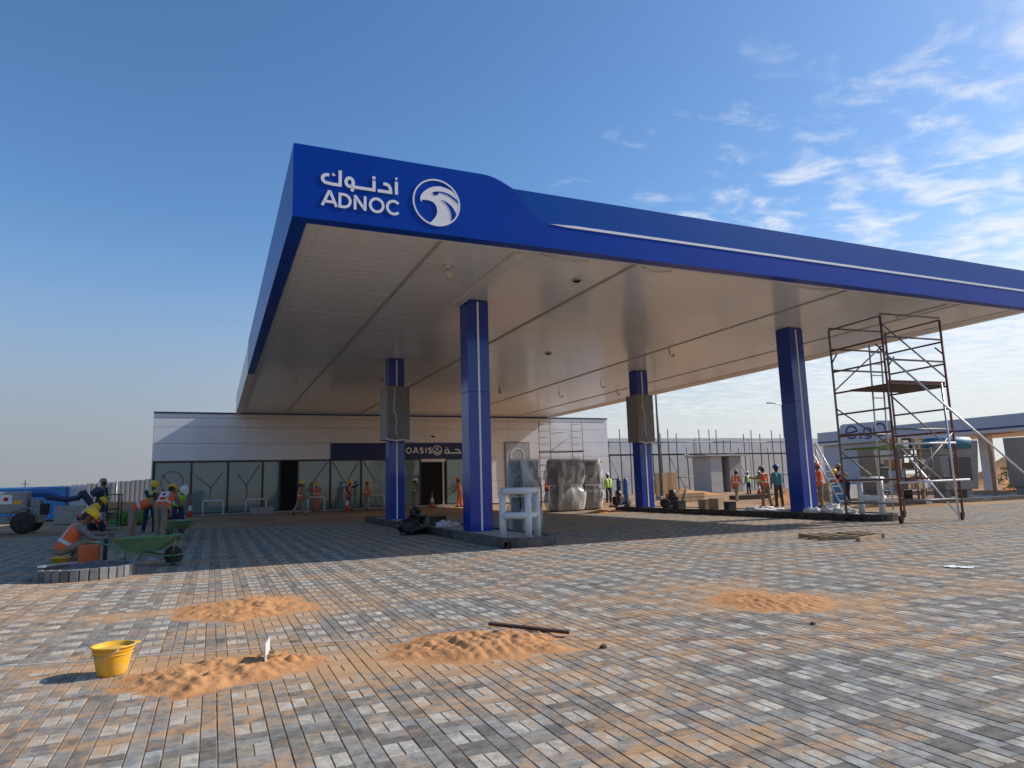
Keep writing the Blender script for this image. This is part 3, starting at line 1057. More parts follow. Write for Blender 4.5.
for i in range(8, len(xs) - 1):
    for (za, zb2) in ((0.05, 1.55), (1.55, 3.1)):
        box('cladding_panel', M['clad'], shop, xs[i] + 0.008, SY + random.uniform(0, 0.006), za + 0.008, xs[i + 1] - 0.008, SY + 0.1, zb2 - 0.008, 0.006)
box('roof_trim', M['sign_blue'], shop, X0 - 0.03, SY - 0.06, 5.80, X1 + 0.03, SY + 0.3, 5.88)
box('plinth', M['concrete'], shop, X0 - 0.02, SY - 0.05, -0.01, 16.0, SY + 0.11, 0.10)
sign = MB().box(SIGN[0], SY - 0.07, 3.10, SIGN[1], SY + 0.1, 4.09).build('shop_sign', M['sign_blue'], shop)
sf0 = lambda u, v: (u, SY - 0.10, v)
sf1 = lambda u, v: (u, SY - 0.068, v)
roman('OASIS', 11.24, 3.42, 0.36, 0.075, 0.09, sf0, sf1, sign)
letter([('c', arc(13.32, 3.60, 0.30, 0.30, 0, 350, 35))], 0.05, sf0, sf1, 'sign_emblem', parent=sign)
letter([arc(13.32, 3.62, 0.20, 0.20, 195, 345, 10)], 0.10, sf0, sf1, 'sign_emblem', parent=sign)
letter([arc(13.22, 3.68, 0.05, 0.09, -80, 80, 5), arc(13.40, 3.70, 0.05, 0.1, 260, 100, 5)], 0.05, sf0, sf1, 'sign_emblem', parent=sign)
letter([('c', arc(13.98, 3.52, 0.13, 0.12, 0, 340, 14)), [(14.1, 3.42), (14.75, 3.42)]], 0.075, sf0, sf1, parent=sign)
letter([[(14.55, 3.66), (14.8, 3.62), (14.92, 3.42), (14.72, 3.42)]], 0.075, sf0, sf1, parent=sign)
letter([[(15.08, 3.84), (15.08, 3.42)]], 0.075, sf0, sf1, parent=sign)
letter([('c', arc(15.38, 3.55, 0.11, 0.11, 0, 340, 12)), [(15.48, 3.55), (15.46, 3.35), (15.3, 3.24)]], 0.075, sf0, sf1, parent=sign)
for xx in (13.9, 14.05):
    letter([('c', arc(xx, 3.76, 0.02, 0.02, 0, 300, 5))], 0.035, sf0, sf1, 'dot', parent=sign)
# glazing
panes = [(-3.08, -1.19), (-1.19, 0.73), (0.73, 2.62), (2.62, 3.6), (4.6, 6.52), (6.52, 8.4), (8.4, 10.3), (10.3, 12.2), (13.95, 15.95)]
GZ0, GZ1 = 0.10, 3.06
for (a, b) in panes:
    w = MB().box(a + 0.02, SY + 0.045, GZ0 + 0.03, b - 0.02, SY + 0.07, GZ1 - 0.03).build('window_pane', M['glass'], shop)
    box('sill', M['frame'], w, a + 0.05, SY, GZ0, b - 0.05, SY + 0.08, GZ0 + 0.06)
    box('head', M['frame'], w, a + 0.05, SY, GZ1 - 0.06, b - 0.05, SY + 0.08, GZ1)
for a in sorted({p for q in panes for p in q}):
    box('mullion', M['frame'], shop, a - 0.05, SY - 0.015, GZ0, a + 0.05, SY + 0.09, GZ1)
box('dark_doorway', M['door_dark'], shop, 3.65, SY + 0.06, GZ0, 4.55, SY + 0.09, GZ1)
d = MB().box(12.25, SY + 0.06, 0.10, 13.9, SY + 0.09, 2.85).build('entrance_opening', M['door_dark'], shop)
box('header', M['clad'], d, 12.25, SY + 0.0, 2.86, 13.9, SY + 0.09, 3.05)
box('door_jamb', M['steel'], d, 13.68, SY + 0.0, 0.10, 13.8, SY + 0.058, 2.85)
# protective tape crosses on the glass
tf0 = lambda u, v: (u, SY + 0.034, v)
tf1 = lambda u, v: (u, SY + 0.043, v)
for path in ([(-2.7, 2.35), (-2.1, 1.65), (-2.1, 0.9)], [(-0.95, 2.25), (-0.15, 1.55), (0.45, 2.4)], [(-0.15, 1.55), (-0.2, 0.8)], [(1.25, 2.3), (1.75, 1.65), (2.45, 2.85)], [(1.75, 1.65), (1.8, 0.9)],
             [(5.2, 1.3), (6.35, 2.95)], [(6.65, 2.95), (7.45, 1.6), (8.25, 2.95)], [(8.55, 2.95), (9.3, 1.6)]):
    q = MB()
    q.ribbon(path, 0.07, tf0, tf1)
    q.build('tape', M['tape'], shop)
letter([('c', arc(-2.15, 1.9, 0.55, 0.62, 0, 345, 20))], 0.06, tf0, tf1, 'tape', M['tape'], shop)
# grey framed panel on the white wall
pn = box('wall_panel', M['grey_cab'], shop, 18.1, SY - 0.08, 0.8, 20.0, SY - 0.004, 4.15, 0.02)
box('panel_face', M['steel'], pn, 18.2, SY - 0.095, 0.9, 19.9, SY - 0.082, 4.05)
letter([('c', arc(19.05, 3.2, 0.5, 0.5, 0, 350, 30))], 0.1, lambda u, v: (u, SY - 0.11, v), lambda u, v: (u, SY - 0.096, v), 'panel_emblem', M['white_metal'], pn)
# floodlight arm on the wall over the sign
MB().tube([(12.9, SY + 0.02, 4.5), (12.9, SY - 0.3, 4.55), (12.98, SY - 0.45, 4.45)], [0.02, 0.02, 0.08], 8).build('wall_lamp', M['rubber'], shop, True)
for xx in (22.9, 25.2):
    f = MB().tube([(xx - 0.7, SY - 0.02, 2.3), (xx - 0.2, SY - 0.5, 2.75), (xx, SY - 0.6, 2.78)], 0.025, 8).build('lamp_arm', M['steel_dark'], shop, True)
    MB().tube([(xx, SY - 0.6, 2.8), (xx + 0.12, SY - 0.62, 2.62)], [0.05, 0.1], 10).build('lamp_head', M['cone_red'] if xx > 24 else M['rubber'], f, True)


# ------------------------------------------------------------------ scaffolds
def scaf_tower(label, x, y, rz, l1, l2, h, n, tubes, rr=0.024):
    """rectangular frame tower, local x across (l2), local y deep (l1)"""
    t = thing('scaffold_tower', label, 'scaffold', (x, y, 0), rz)
    mr, mg = tubes
    for (px, py, ms) in ((0, 0, mr), (l2, 0, mr), (0, l1, mg), (l2, l1, mg)):
        MB().tube([(px, py, 0.16), (px, py, h)], rr, 8).build('standard', ms, t, True)
        wl_ = MB().lathe([(0.03, -0.03), (0.085, -0.03), (0.095, 0), (0.085, 0.03), (0.03, 0.03)], 14).build('castor', M['rubber'], t, True)
        wl_.rotation_euler = (rad(90), 0, rad(20))
        wl_.location = (px, py + 0.03, 0.095)
        MB().box(px - 0.045, py - 0.02, 0.09, px + 0.045, py + 0.06, 0.2).build('castor_fork', mr, t)
    dz = (h - 0.5) / n
    for k in range(n + 1):
        z = 0.5 + k * dz
        for px in (0, l2):
            MB().tube([(px, 0, z), (px, l1, z)], rr * 0.85, 8).build('rung', mr if k % 2 else mg, t, True)
        if k in (n, n - 1) or k % 3 == 0:
            for py in (0, l1):
                MB().tube([(0, py, z + 0.06), (l2, py, z + 0.06)], rr * 0.85, 8).build('ledger', mg, t, True)
    for px in (0, l2):
        for py, q in ((0, 1), (l1, -1)):
            MB().tube([(px, py, h - 0.95), (px, py + q * 0.22, h - 0.72)], rr * 0.7, 6).build('gusset', mr, t, True)
    return t


TW = dict(x=15.85, y=12.03, rz=rad(-4), l1=1.75, l2=2.12, h=5.35)
tower = scaf_tower('tall red and grey mobile scaffold tower under the canopy edge', TW['x'], TW['y'], TW['rz'], TW['l1'], TW['l2'], TW['h'], 8, (M['scaf_red'], M['scaf_grey']), 0.03)
l1, l2 = TW['l1'], TW['l2']
for (a, b) in (((0, 0, 5.15), (l2, 0, 3.75)), ((0, 0, 3.3), (l2, 0, 1.75)), ((l2, l1, 5.1), (0, l1, 3.6)), ((0, l1, 3.1), (0, 0, 1.9)), ((0, 0, 2.1), (l2, 0, 0.65)), ((l2, 0, 2.3), (0, 0, 0.75)), ((0, l1, 1.9), (l2, l1, 0.5))):
    MB().tube([a, b], 0.02, 8).build('diagonal_brace', M['scaf_grey'], tower, True)
for (a, b) in (((0.0, -0.02, 4.35), (l2 + 1.75, -1.6, 0.05)), ((l2, l1, 2.1), (l2 + 0.35, l1 - 1.4, 0.05)), ((l2 * 0.84, -0.1, 3.6), (l2 * 0.84, -0.15, 0.03))):
    MB().tube([a, b], 0.026, 8).build('outrigger', M['alu'], tower, True)
for (a, b) in (((0, -0.03, 1.02), (l2 + 0.35, -0.03, 1.05)), ((0, -0.03, 2.0), (l2, -0.03, 2.02))):
    MB().tube([a, b], 0.026, 8).build('handrail', M['white_metal'], tower, True)
dk = MB().box(0.03, 0.05, 3.52, l2 - 0.03, l1 - 0.5, 3.57).build('deck', M['wood_dark'], tower)
box('toe_board', M['scaf_red'], dk, 0.03, 0.03, 3.571, l2 - 0.03, 0.05, 3.66)
box('deck', M['leafy'], tower, 0.03, 0.6, 1.93, l2 - 0.9, l1 - 0.1, 1.97)
lad = MB()
for sx in (0.35, 0.75):
    lad.tube([(sx, 0.9, 0.3), (sx, 0.75, 4.75)], 0.022, 8)
lo = lad.build('ladder', M['alu'], tower, True)
for k in range(14):
    z = 0.5 + k * 0.31
    MB().tube([(0.35, 0.9 - 0.15 * (z - .3) / 4.45, z), (0.75, 0.9 - 0.15 * (z - .3) / 4.45, z)], 0.015, 6).build('rung', M['alu'], lo, True)

t2 = thing('scaffold_tower', 'thin dark scaffold frames standing against the bright shop wall', 'scaffold', (19.95, 41.2, 0))
for xa in (0.0, 2.5):
    for px in (xa, xa + 0.85):
        MB().tube([(px, 0, 0), (px, 0, 5.45)], 0.024, 6).build('standard', M['steel_dark'], t2, True)
    for k in range(12):
        z = 0.25 + k * 0.45
        MB().tube([(xa, 0, z), (xa + 0.85, 0, z + (0.06 if k % 2 else 0))], 0.018, 6).build('rung', M['steel_dark'], t2, True)
for (a, b, rr) in (((0, 0, 3.3), (3.35, 0, 3.35), 0.03), ((0.85, 0, 4.6), (2.5, 0, 4.75), 0.02), ((0.85, 0, 3.4), (2.5, 0, 4.5), 0.02), ((0, 0, 2.5), (1.9, 0, 1.9), 0.02), ((0.85, 0, 1.35), (2.5, 0, 1.4), 0.02)):
    MB().tube([a, b], rr, 6).build('brace', M['steel_dark'], t2, True)
box('plank', M['wood_dark'], t2, 0.0, -0.2, 3.38, 3.35, 0.2, 3.42)

# half built pale wall with its scaffold, far right of the shop
wall = thing('boundary_wall', 'long pale wall under construction beyond the right columns', 'wall', (0, 0, 0))
for k in range(10):
    xa = 32.0 + k * 3.6
    box('wall_panel', M['wallblock'], wall, xa + 0.01, 58 + random.uniform(0, 0.02), -0.02, xa + 3.59, 58.3, 5.55 + random.uniform(-0.03, 0.03))
sw = thing('wall_scaffold', 'grid of dark scaffold poles standing before the pale wall', 'scaffold', (0, 0, 0))
for k in range(30):
    xx = 33.0 + k * 0.98 + random.uniform(-0.2, 0.2)
    hh = random.choice((4.4, 5.2, 5.9, 6.3))
    MB().tube([(xx, 56.4, 0), (xx + random.uniform(-0.08, 0.08), 56.4, hh)], 0.055, 6).build('standard', M['steel_dark'], sw, True)
for zz in (1.5, 3.75, 5.0):
    for k in range(4):
        MB().tube([(32.5 + k * 7.3, 56.3, zz), (32.5 + (k + 1) * 7.3, 56.3, zz + random.uniform(-0.05, 0.05))], 0.05, 6).build('ledger', M['steel_dark'], sw, True)
for xx in (34.5, 41.5, 50.0, 57.0):
    MB().tube([(xx, 56.2, 3.7), (xx + 1.9, 56.2, 0.1)], 0.03, 6).build('brace', M['steel_dark'], sw, True)
for k in range(5):
    box('plank', M['wood_dark'], sw, 33 + k * 5.6, 56.0, 3.80, 33 + k * 5.6 + 4.9, 56.8, 3.85)

kiosk = thing('concrete_kiosk', 'small grey concrete kiosk with dark door opening before pale wall', 'kiosk', (42.7, 51.5, 0))
box('wall', M['concrete_lt'], kiosk, 0, 0, 0, 1.35, 2.6, 3.35)
box('wall', M['concrete'], kiosk, 2.25, 0, 0, 3.7, 2.6, 3.35)
box('wall', M['concrete'], kiosk, 1.352, 2.2, 0, 2.248, 2.6, 3.35)
box('roof', M['concrete_lt'], kiosk, -0.7, -0.3, 3.36, 4.4, 2.9, 3.5, 0.02)
box('door_opening', M['door_dark'], kiosk, 1.37, 1.6, 0.02, 2.23, 1.7, 3.2)

# poles
pl = thing('lamp_pole', 'tall grey pole standing right of the rear right column', 'pole', (26.6, 37.0, 0))
MB().tube([(0, 0, 0), (0, 0, 3.2), (0, 0, 7.2)], [0.11, 0.1, 0.07], 10).build('shaft', M['steel_dark'], pl, True)
box('base_block', M['concrete'], pl, -0.3, -0.3, 0, 0.3, 0.3, 0.25, 0.02)
pl = thing('street_lamp', 'slim street lamp beyond wall left of the front right column', 'street lamp', (60.8, 60.0, 0))
MB().tube([(0, 0, 0), (0, 0, 9.6)], [0.14, 0.07], 8).build('shaft', M['steel'], pl, True)
MB().tube([(0, 0, 9.6), (-1.6, 0, 9.8)], 0.06, 8).build('arm', M['steel'], pl, True)
MB().box(-2.2, -0.15, 9.72, -1.5, 0.15, 9.86).build('lantern', M['steel'], pl)

# ------------------------------------------------------------------ charging canopy on the right
EX = 44.0
ev = thing('charging_canopy', 'low pale blue grey canopy with e2go sign far on the right', 'canopy', (0, 0, 0))
box('fascia', M['ev_fascia'], ev, EX, 10, 3.9, EX + 0.3, 40, 4.62)
box('lower_band', M['ev_blue'], ev, EX - 0.03, 10, 3.80, EX + 0.3, 40, 3.898)
box('soffit', M['soffit_white'], ev, EX + 0.05, 10.05, 3.60, EX + 8, 40, 3.79)
for yy in (12.0, 20.5, 29.0, 38.0):
    box('column', M['clad'], ev, EX + 3.2, yy, 0, EX + 3.8, yy + 0.6, 3.6, 0.02)
for yy in (23.5, 26.5, 31.0):
    box('soffit_light', M['grey_cab'], ev, EX + 1.5, yy, 3.57, EX + 1.9, yy + 1.6, 3.599)
box('rear_wall', M['ev_fascia'], ev, EX + 0.5, 33.4, 0, EX + 0.8, 40, 3.59)
sgn = MB().prism([(33.35, 3.62), (37.8, 3.62), (37.95, 3.8), (37.65, 4.95), (37.4, 5.08), (33.35, 5.0)], lambda u, v: (EX - 0.06, u, v), lambda u, v: (EX - 0.16, u, v)).build('sign_board', M['ev_fascia'], ev)
ef0 = lambda u, v: (EX - 0.19, 37.75 - u, v)
ef1 = lambda u, v: (EX - 0.162, 37.75 - u, v)
letter([[(0.62, 4.35), (1.55, 4.47)] + arc(1.1, 4.42, 0.48, 0.46, 8, 310, 16)], 0.12, ef0, ef1, parent=sgn, m=M['ev_blue'])
letter([arc(1.85, 4.2, 0.14, 0.12, 170, -40, 8) + [(1.72, 3.92), (2.02, 3.92)]], 0.06, ef0, ef1, parent=sgn, m=M['ev_blue'])
letter([('c', arc(2.45, 4.35, 0.3, 0.3, 0, 345, 16)), [(2.75, 4.6), (2.75, 4.0), (2.5, 3.85), (2.2, 3.9)]], 0.1, ef0, ef1, parent=sgn, m=M['ev_blue'])
letter([('c', arc(3.5, 4.42, 0.46, 0.44, 0, 345, 20))], 0.12, ef0, ef1, parent=sgn, m=M['ev_blue'])


def flared_cabinet(label, x, y, rz, w0, w1, d, h, top=None):
    t = thing('flared_cabinet', label, 'cabinet', (x, y, 0), rz)
    box('leg', M['grey_cab'], t, -w0 * 0.42, -d * 0.3, 0.0, -w0 * 0.25, d * 0.3, 0.55, 0.01)
    box('leg', M['grey_cab'], t, w0 * 0.25, -d * 0.3, 0.0, w0 * 0.42, d * 0.3, 0.55, 0.01)
    q = MB()
    q.prism([(-w0 / 2, 0.5), (w0 / 2, 0.5), (w1 / 2, h), (-w1 / 2, h)], lambda u, v: (u, -d / 2, v), lambda u, v: (u, d / 2, v))
    q.build('housing', M['grey_cab'], t, bevel=0.03)
    box('screen', M['dark_cab'], t, -w0 * 0.32, -d / 2 - 0.03, 0.9, w0 * 0.34, -d / 2 - 0.002, h * 0.72, 0.01)
    box('skid', M['concrete'], t, -w0 * 0.7, -d * 0.7, -0.01, w0 * 0.7, d * 0.7, 0.08)
    if top:
        bumpy = MB()
        bumpy.lathe([(w1 * 0.56, h - 0.35), (w1 * 0.58, h - 0.05), (w1 * 0.5, h + 0.14), (w1 * 0.3, h + 0.2), (0.0, h + 0.22)], 18, sy=d / w1 * 1.1)
        bumpy.build('tarp', top, t, True)
    return t


flared_cabinet('tall grey cabinet with dark panel at the far right edge', 34.9, 19.9, rad(20), 1.8, 2.3, 1.0, 2.75)
flared_cabinet('tall grey cabinet under a teal tarpaulin behind the scaffold tower', 29.6, 19.9, rad(-14), 1.6, 2.1, 1.1, 2.6, M['tealtarp'])
flared_cabinet('pale grey cabinet half hidden behind lower scaffold braces', 27.3, 21.8, rad(6), 0.9, 1.2, 0.8, 2.4)
isl = thing('charging_island', 'long low grey kerbed island below cabinets at right', 'island', (28.0, 19.0, 0))
for k in range(12):
    box('kerbstone', M['kerb_grey'], isl, k * 1.0, 0, -0.01, k * 1.0 + 0.985, 0.15, 0.15, 0.012)
box('island_top', M['concrete'], isl, 0, 0.155, -0.01, 11.98, 1.8, 0.13)

# aluminium step ladder beyond right column
sl_ = thing('ladder', 'aluminium ladder leaning just right of the front right column', 'ladder', (23.1, 20.4, 0))
ldx = (-0.75, 0.35)
for s in (0.0, 0.48):
    MB().tube([(ldx[1] + s, 0, 0), (ldx[0] + s, 0.5, 2.6)], 0.035, 6).build('rail', M['alu'], sl_, True)
for k in range(8):
    u = (k + 0.7) / 8.6
    xx, yy, zz = ldx[1] + (ldx[0] - ldx[1]) * u, 0.5 * u, 2.6 * u
    MB().box(xx, yy - 0.03, zz - 0.02, xx + 0.48, yy + 0.03, zz + 0.02).build('rung', M['alu'], sl_)
MB().tube([(0.9, 0.9, 0), (-0.3, 0.55, 2.55)], 0.03, 6).build('rear_leg', M['alu'], sl_, True)

# ------------------------------------------------------------------ sand heaps
def sand_pile(label, cx, cy, rx, ry, rz, h, seed, n=84, ridges=0.0):
    vs, fs, idx = [], [], {}
    for i in range(n + 1):
        for j in range(n + 1):
            u, v = -1.25 + 2.5 * i / n, -1.25 + 2.5 * j / n
            a = math.atan2(v, u)
            rr = math.hypot(u, v)
            edge = 1 + 0.24 * mnoise.noise(Vector((math.cos(a) * 1.6 + seed, math.sin(a) * 1.6, 0))) + 0.22 * mnoise.noise(Vector((math.cos(a) * 5 + seed, math.sin(a) * 5, 3)))
            t = rr / edge
            z = h * (max(0.0, 1 - t) ** 0.8) * (0.75 + 0.55 * mnoise.noise(Vector((u * 1.9 + seed, v * 1.9, 1))))
            m = min(1.0, max(0.0, (1 - t) * 5))
            z += m * 0.022 * min(1, h / 0.08) * mnoise.noise(Vector((u * rx * 7 + seed, v * ry * 7, 2)))
            z += m * 0.02 * min(1, h / 0.08) * mnoise.noise(Vector((u * rx * 19 + seed, v * ry * 19, 4)))
            if ridges:
                z += m * ridges * (0.5 + 0.5 * math.sin(u * rx * 62 + v * ry * 18 + 2 * mnoise.noise(Vector((u * 3, v * 3, seed))))) * (1 if v < 0.1 else 0.2)
            z += 0.004 - 0.03 * max(0.0, t - 0.985)
            if z > -0.004:
                idx[(i, j)] = len(vs)
                vs.append((u * rx, v * ry, z))
    for i in range(n):
        for j in range(n):
            k = [(i, j), (i + 1, j), (i + 1, j + 1), (i, j + 1)]
            if all(q in idx for q in k):
                fs.append(tuple(idx[q] for q in k))
    q = MB()
    q.add(vs, fs)
    o = q.build('sand_pile', M['pile'], None, True)
    o.location = (cx, cy, 0)
    o.rotation_euler = (0, 0, rz)
    return tag(o, label, 'sand pile')


sand_pile('long low sand heap right beside the yellow bucket', 0.10, 5.43, 0.58, 0.40, rad(12), 0.10, 1.7, ridges=0.01)
sand_pile('trodden sand heap with dark timber bar lying across it', 1.95, 5.30, 0.68, 0.50, rad(-8), 0.10, 4.4, ridges=0.014)
sand_pile('smooth sand heap farthest left, nearest the edge of the shade', 0.37, 8.20, 0.66, 0.66, rad(-14), 0.095, 8.1)
sand_pile('flat sand heap lying alone at right of the forecourt', 5.25, 5.55, 0.50, 0.60, rad(-30), 0.04, 12.9, ridges=0.008)
sand_pile('broad sand mound far behind the workers beside grey fence', -5.2, 50.0, 3.2, 2.0, 0.2, 1.25, 17.3, 40)
sand_pile('low sand spill at rear end of the right pump island', 14.9, 24.6, 0.9, 0.7, 0.0, 0.16, 21.3, 40)
sand_pile('reddish sand mound seen through the lower scaffold frames', 27.0, 26.0, 2.2, 1.5, 0.3, 0.8, 25.9, 40)

# ------------------------------------------------------------------ foreground tools
t = thing('bucket', 'yellow plastic builders bucket standing left of sand heap', 'bucket', (-0.62, 5.80, 0.0), rad(20))
t.scale = (0.9, 0.9, 0.72)
prof = [(0.0, 0.004), (0.098, 0.0), (0.104, 0.01), (0.118, 0.09), (0.135, 0.19), (0.148, 0.262), (0.160, 0.264), (0.162, 0.272), (0.160, 0.280), (0.146, 0.278), (0.132, 0.19), (0.114, 0.09), (0.1, 0.014), (0.0, 0.012)]
MB().lathe(prof, 40).build('body', M['yellow'], t, True)
for zz, rr in ((0.20, 0.1385), (0.235, 0.1445)):
    MB().lathe([(rr - 0.004, zz - 0.004), (rr + 0.004, zz - 0.002), (rr + 0.004, zz + 0.003), (rr - 0.004, zz + 0.005)], 40).build('rib', M['yellow'], t, True)
MB().prism([(-0.05, -0.155), (0.05, -0.155), (0.022, -0.195), (-0.022, -0.195)], lambda u, v: (-v, u, 0.268), lambda u, v: (-v, u, 0.276)).build('pouring_lip', M['yellow'], t)
MB().tube([(0.0, 0.163, 0.262), (-0.06, 0.15, 0.215), (-0.12, 0.10, 0.19), (-0.155, 0.0, 0.182), (-0.12, -0.10, 0.19), (-0.06, -0.15, 0.215), (0.0, -0.163, 0.262)], 0.004, 6).build('handle', M['steel'], t, True)

t = thing('trowel', 'steel float trowel stuck upright in sand heap near bucket', 'trowel', (0.40, 5.46, 0.0), rad(79))
MB().prism([(-0.13, 0.015), (0.13, 0.015), (0.125, 0.155), (-0.125, 0.155)], lambda u, v: (u, 0.012 * v, v + 0.02), lambda u, v: (u, 0.008 + 0.012 * v, v + 0.02)).build('blade', M['white_metal'], t)
MB().tube([(-0.06, 0.003, 0.08), (-0.06, -0.05, 0.085), (0.06, -0.05, 0.085), (0.06, 0.003, 0.08)], 0.012, 8).build('grip', M['wood'], t, True)

t = thing('timber_bar', 'dark stained timber screeding bar lying on the trodden sand heap', 'timber bar', (2.44, 5.36, 0.068), math.atan2(-0.36, 0.54))
MB().box(-0.34, -0.028, -0.012, 0.34, 0.028, 0.012, Matrix.Rotation(rad(5.5), 4, 'Y')).build('bar', M['wood_dark'], t, bevel=0.004)
MB().box(-0.02, -0.10, -0.03, 0.05, -0.031, -0.008, Matrix.Rotation(rad(5.5), 4, 'Y')).build('cleat', M['wood_dark'], t, bevel=0.003)

pts = []
for k in range(60):
    u = k / 59
    if u < 0.5:
        a, b, w = (-2.6, 6.55), (1.35, 5.80), u / 0.5
    else:
        a, b, w = (1.35, 5.80), (9.5, 1.25), (u - 0.5) / 0.5
    x, y = a[0] + (b[0] - a[0]) * w, a[1] + (b[1] - a[1]) * w
    zz = 0.03 + 0.003 * math.sin(k * 0.8)
    for (px, py, rr, hh) in ((0.06, 5.45, 0.6, 0.08), (1.95, 5.32, 0.75, 0.10)):
        dd = math.hypot(x - px, y - py) / rr
        zz = max(zz, 0.012 + hh * max(0.0, 1 - dd))
    pts.append((x, y, zz))
tag(MB().tube(pts, 0.0046, 5).build('string_line', M['string'], None, True), 'thin setting out string stretched across the whole paved foreground', 'string')

# crumpled paper
vs, fs = [], []
for i in range(9):
    for j in range(5):
        vs.append((i * 0.07 - 0.28, j * 0.07 - 0.14 + 0.05 * mnoise.noise(Vector((i * .5, j * .5, 1))), 0.012 + 0.05 * abs(mnoise.noise(Vector((i * 0.7, j * 0.7, 7))))))
for i in range(8):
    for j in range(4):
        fs.append((i * 5 + j, (i + 1) * 5 + j, (i + 1) * 5 + j + 1, i * 5 + j + 1))
q = MB()
q.add(vs, fs)
o = q.build('paper_scrap', M['paper'])
o.scale = (0.6, 0.6, 0.6)
o.location = (9.05, 6.12, 0.002)
o.rotation_euler = (0, 0, rad(-65))
tag(o, 'crumpled white paper scrap lying on paving at right', 'paper')
for (x, y, s, lb) in ((2.76, 4.70, 0.035, 'tiny dark clod on paving right of the trodden heap'), (4.72, 4.52, 0.03, 'small dark stone at near tip of the flat right heap')):
    q = MB()
    q.lathe([(0, 0), (s, 0.005), (s * 0.9, s * 0.5), (s * 0.4, s * 0.8), (0, s * 0.82)], 9, sy=0.6)
    o = q.build('stone', M['wood_dark'])
    o.location = (x, y, 0)
    tag(o, lb, 'stone')

# pallet
t = thing('pallet', 'broken timber pallet on paving before the right island', 'pallet', (11.65, 10.25, 0), rad(-18))
t.scale = (0.75, 0.75, 0.75)
for yy in (-0.5, 0, 0.5):
    box('bearer', M['wood'], t, -0.9, yy - 0.05, 0, 0.9, yy + 0.05, 0.09, 0.006)
for k in range(7):
    if k in (3,):
        continue
    xx = -0.88 + k * 0.28
    box('slat', M['wood'], t, xx, -0.56 + random.uniform(-.02, .02), 0.092, xx + 0.10, 0.56, 0.112 + random.uniform(0, 0.006), 0.003)
o = box('timber_offcut', M['wood'], None, -0.55, -0.05, 0, 0.55, 0.05, 0.1, 0.006)
o.location = (11.6, 9.55, 0.0)
o.scale = (0.8, 0.8, 0.8)
o.rotation_euler = (0, 0, rad(14))
tag(o, 'short square timber offcut at near side of pallet', 'timber')
o = MB().tube([(-0.35, 0, 0.03), (0.35, 0, 0.03)], 0.035, 8).build('dark_tube_offcut', M['rubber'], None, True)
o.location = (12.75, 6.85, 0.006)
o.rotation_euler = (0, 0, rad(-20))
tag(o, 'short dark tube lying on paving at right picture edge', 'tube')

# ------------------------------------------------------------------ round planter and things round it
t = thing('round_kerb_ring', 'low round ring of upright grey blocks filled with mortar', 'planter ring', (-1.80, 12.85, 0))
t.scale = (0.88, 0.88, 0.88)
NR = 34
for k in range(NR):
    a = 2 * math.pi * k / NR
    mtx = Matrix.Rotation(a, 4, 'Z')
    MB().box(0.70, -0.063, -0.01, 0.80, 0.063, 0.20 + random.uniform(-0.008, 0.008), mtx).build('kerb_block', M['ring_b'] if k % 3 else M['ring_a'], t, bevel=0.008)
MB().lathe([(0.695, 0.0), (0.695, 0.15), (0.5, 0.17), (0.0, 0.185)], 30).build('mortar_fill', M['kerb_grey'], t, True)
o = MB().box(-0.7, -0.04, -0.015, 0.7, 0.04, 0.015, Matrix.Rotation(rad(3), 4, 'Y')).build('straightedge', M['alu'], None, bevel=0.003)
o.location = (-2.22, 13.1, 0.195)
o.rotation_euler = (0, 0, rad(80))
tag(o, 'aluminium straightedge resting on the round block ring', 'straightedge')
t = thing('jerrycan', 'orange plastic jerrycan standing beside the crouching worker', 'jerrycan', (-2.02, 14.55, 0), rad(10))
box('body', M['jerry'], t, -0.17, -0.12, 0, 0.17, 0.12, 0.40, 0.035)
MB().tube([(-0.09, 0, 0.395), (-0.08, 0, 0.45), (0.06, 0, 0.45), (0.08, 0, 0.395)], 0.018, 8).build('handle', M['jerry'], t, True)
MB().lathe([(0.035, 0), (0.035, 0.05), (0, 0.052)], 12, (0.12, 0, 0.395)).build('cap', M['white_metal'], t, True)
t = thing('marker_post', 'short black post between jerrycan and green wheelbarrow', 'post', (-1.74, 14.3, 0))
MB().tube([(0, 0, 0), (0, 0, 0.5)], 0.035, 12).build('shaft', M['rubber'], t, True)
MB().lathe([(0.09, 0), (0.09, 0.02), (0.05, 0.03)], 12).build('foot', M['rubber'], t)
t = thing('bucket', 'squat yellow bucket under the crouching worker by jerrycan', 'bucket', (-2.42, 14.4, 0))
MB().lathe([(0, 0.0), (0.11, 0), (0.15, 0.2), (0.16, 0.2), (0.16, 0.21), (0.145, 0.21), (0.11, 0.015), (0, 0.015)], 22).build('body', M['yellow'], t, True)
t = thing('shovel', 'shovel with wooden shaft lying beside green wheelbarrow', 'shovel', (-1.25, 13.75, 0.03), rad(8))
MB().tube([(-0.6, 0, 0.03), (0.45, 0, 0.05)], 0.014, 8).build('shaft', M['wood'], t, True)
MB().prism([(0.42, -0.1), (0.7, -0.1), (0.76, 0), (0.7, 0.1), (0.42, 0.1)], lambda u, v: (u, v, 0.01), lambda u, v: (u, v, 0.018)).build('blade', M['steel_dark'], t)


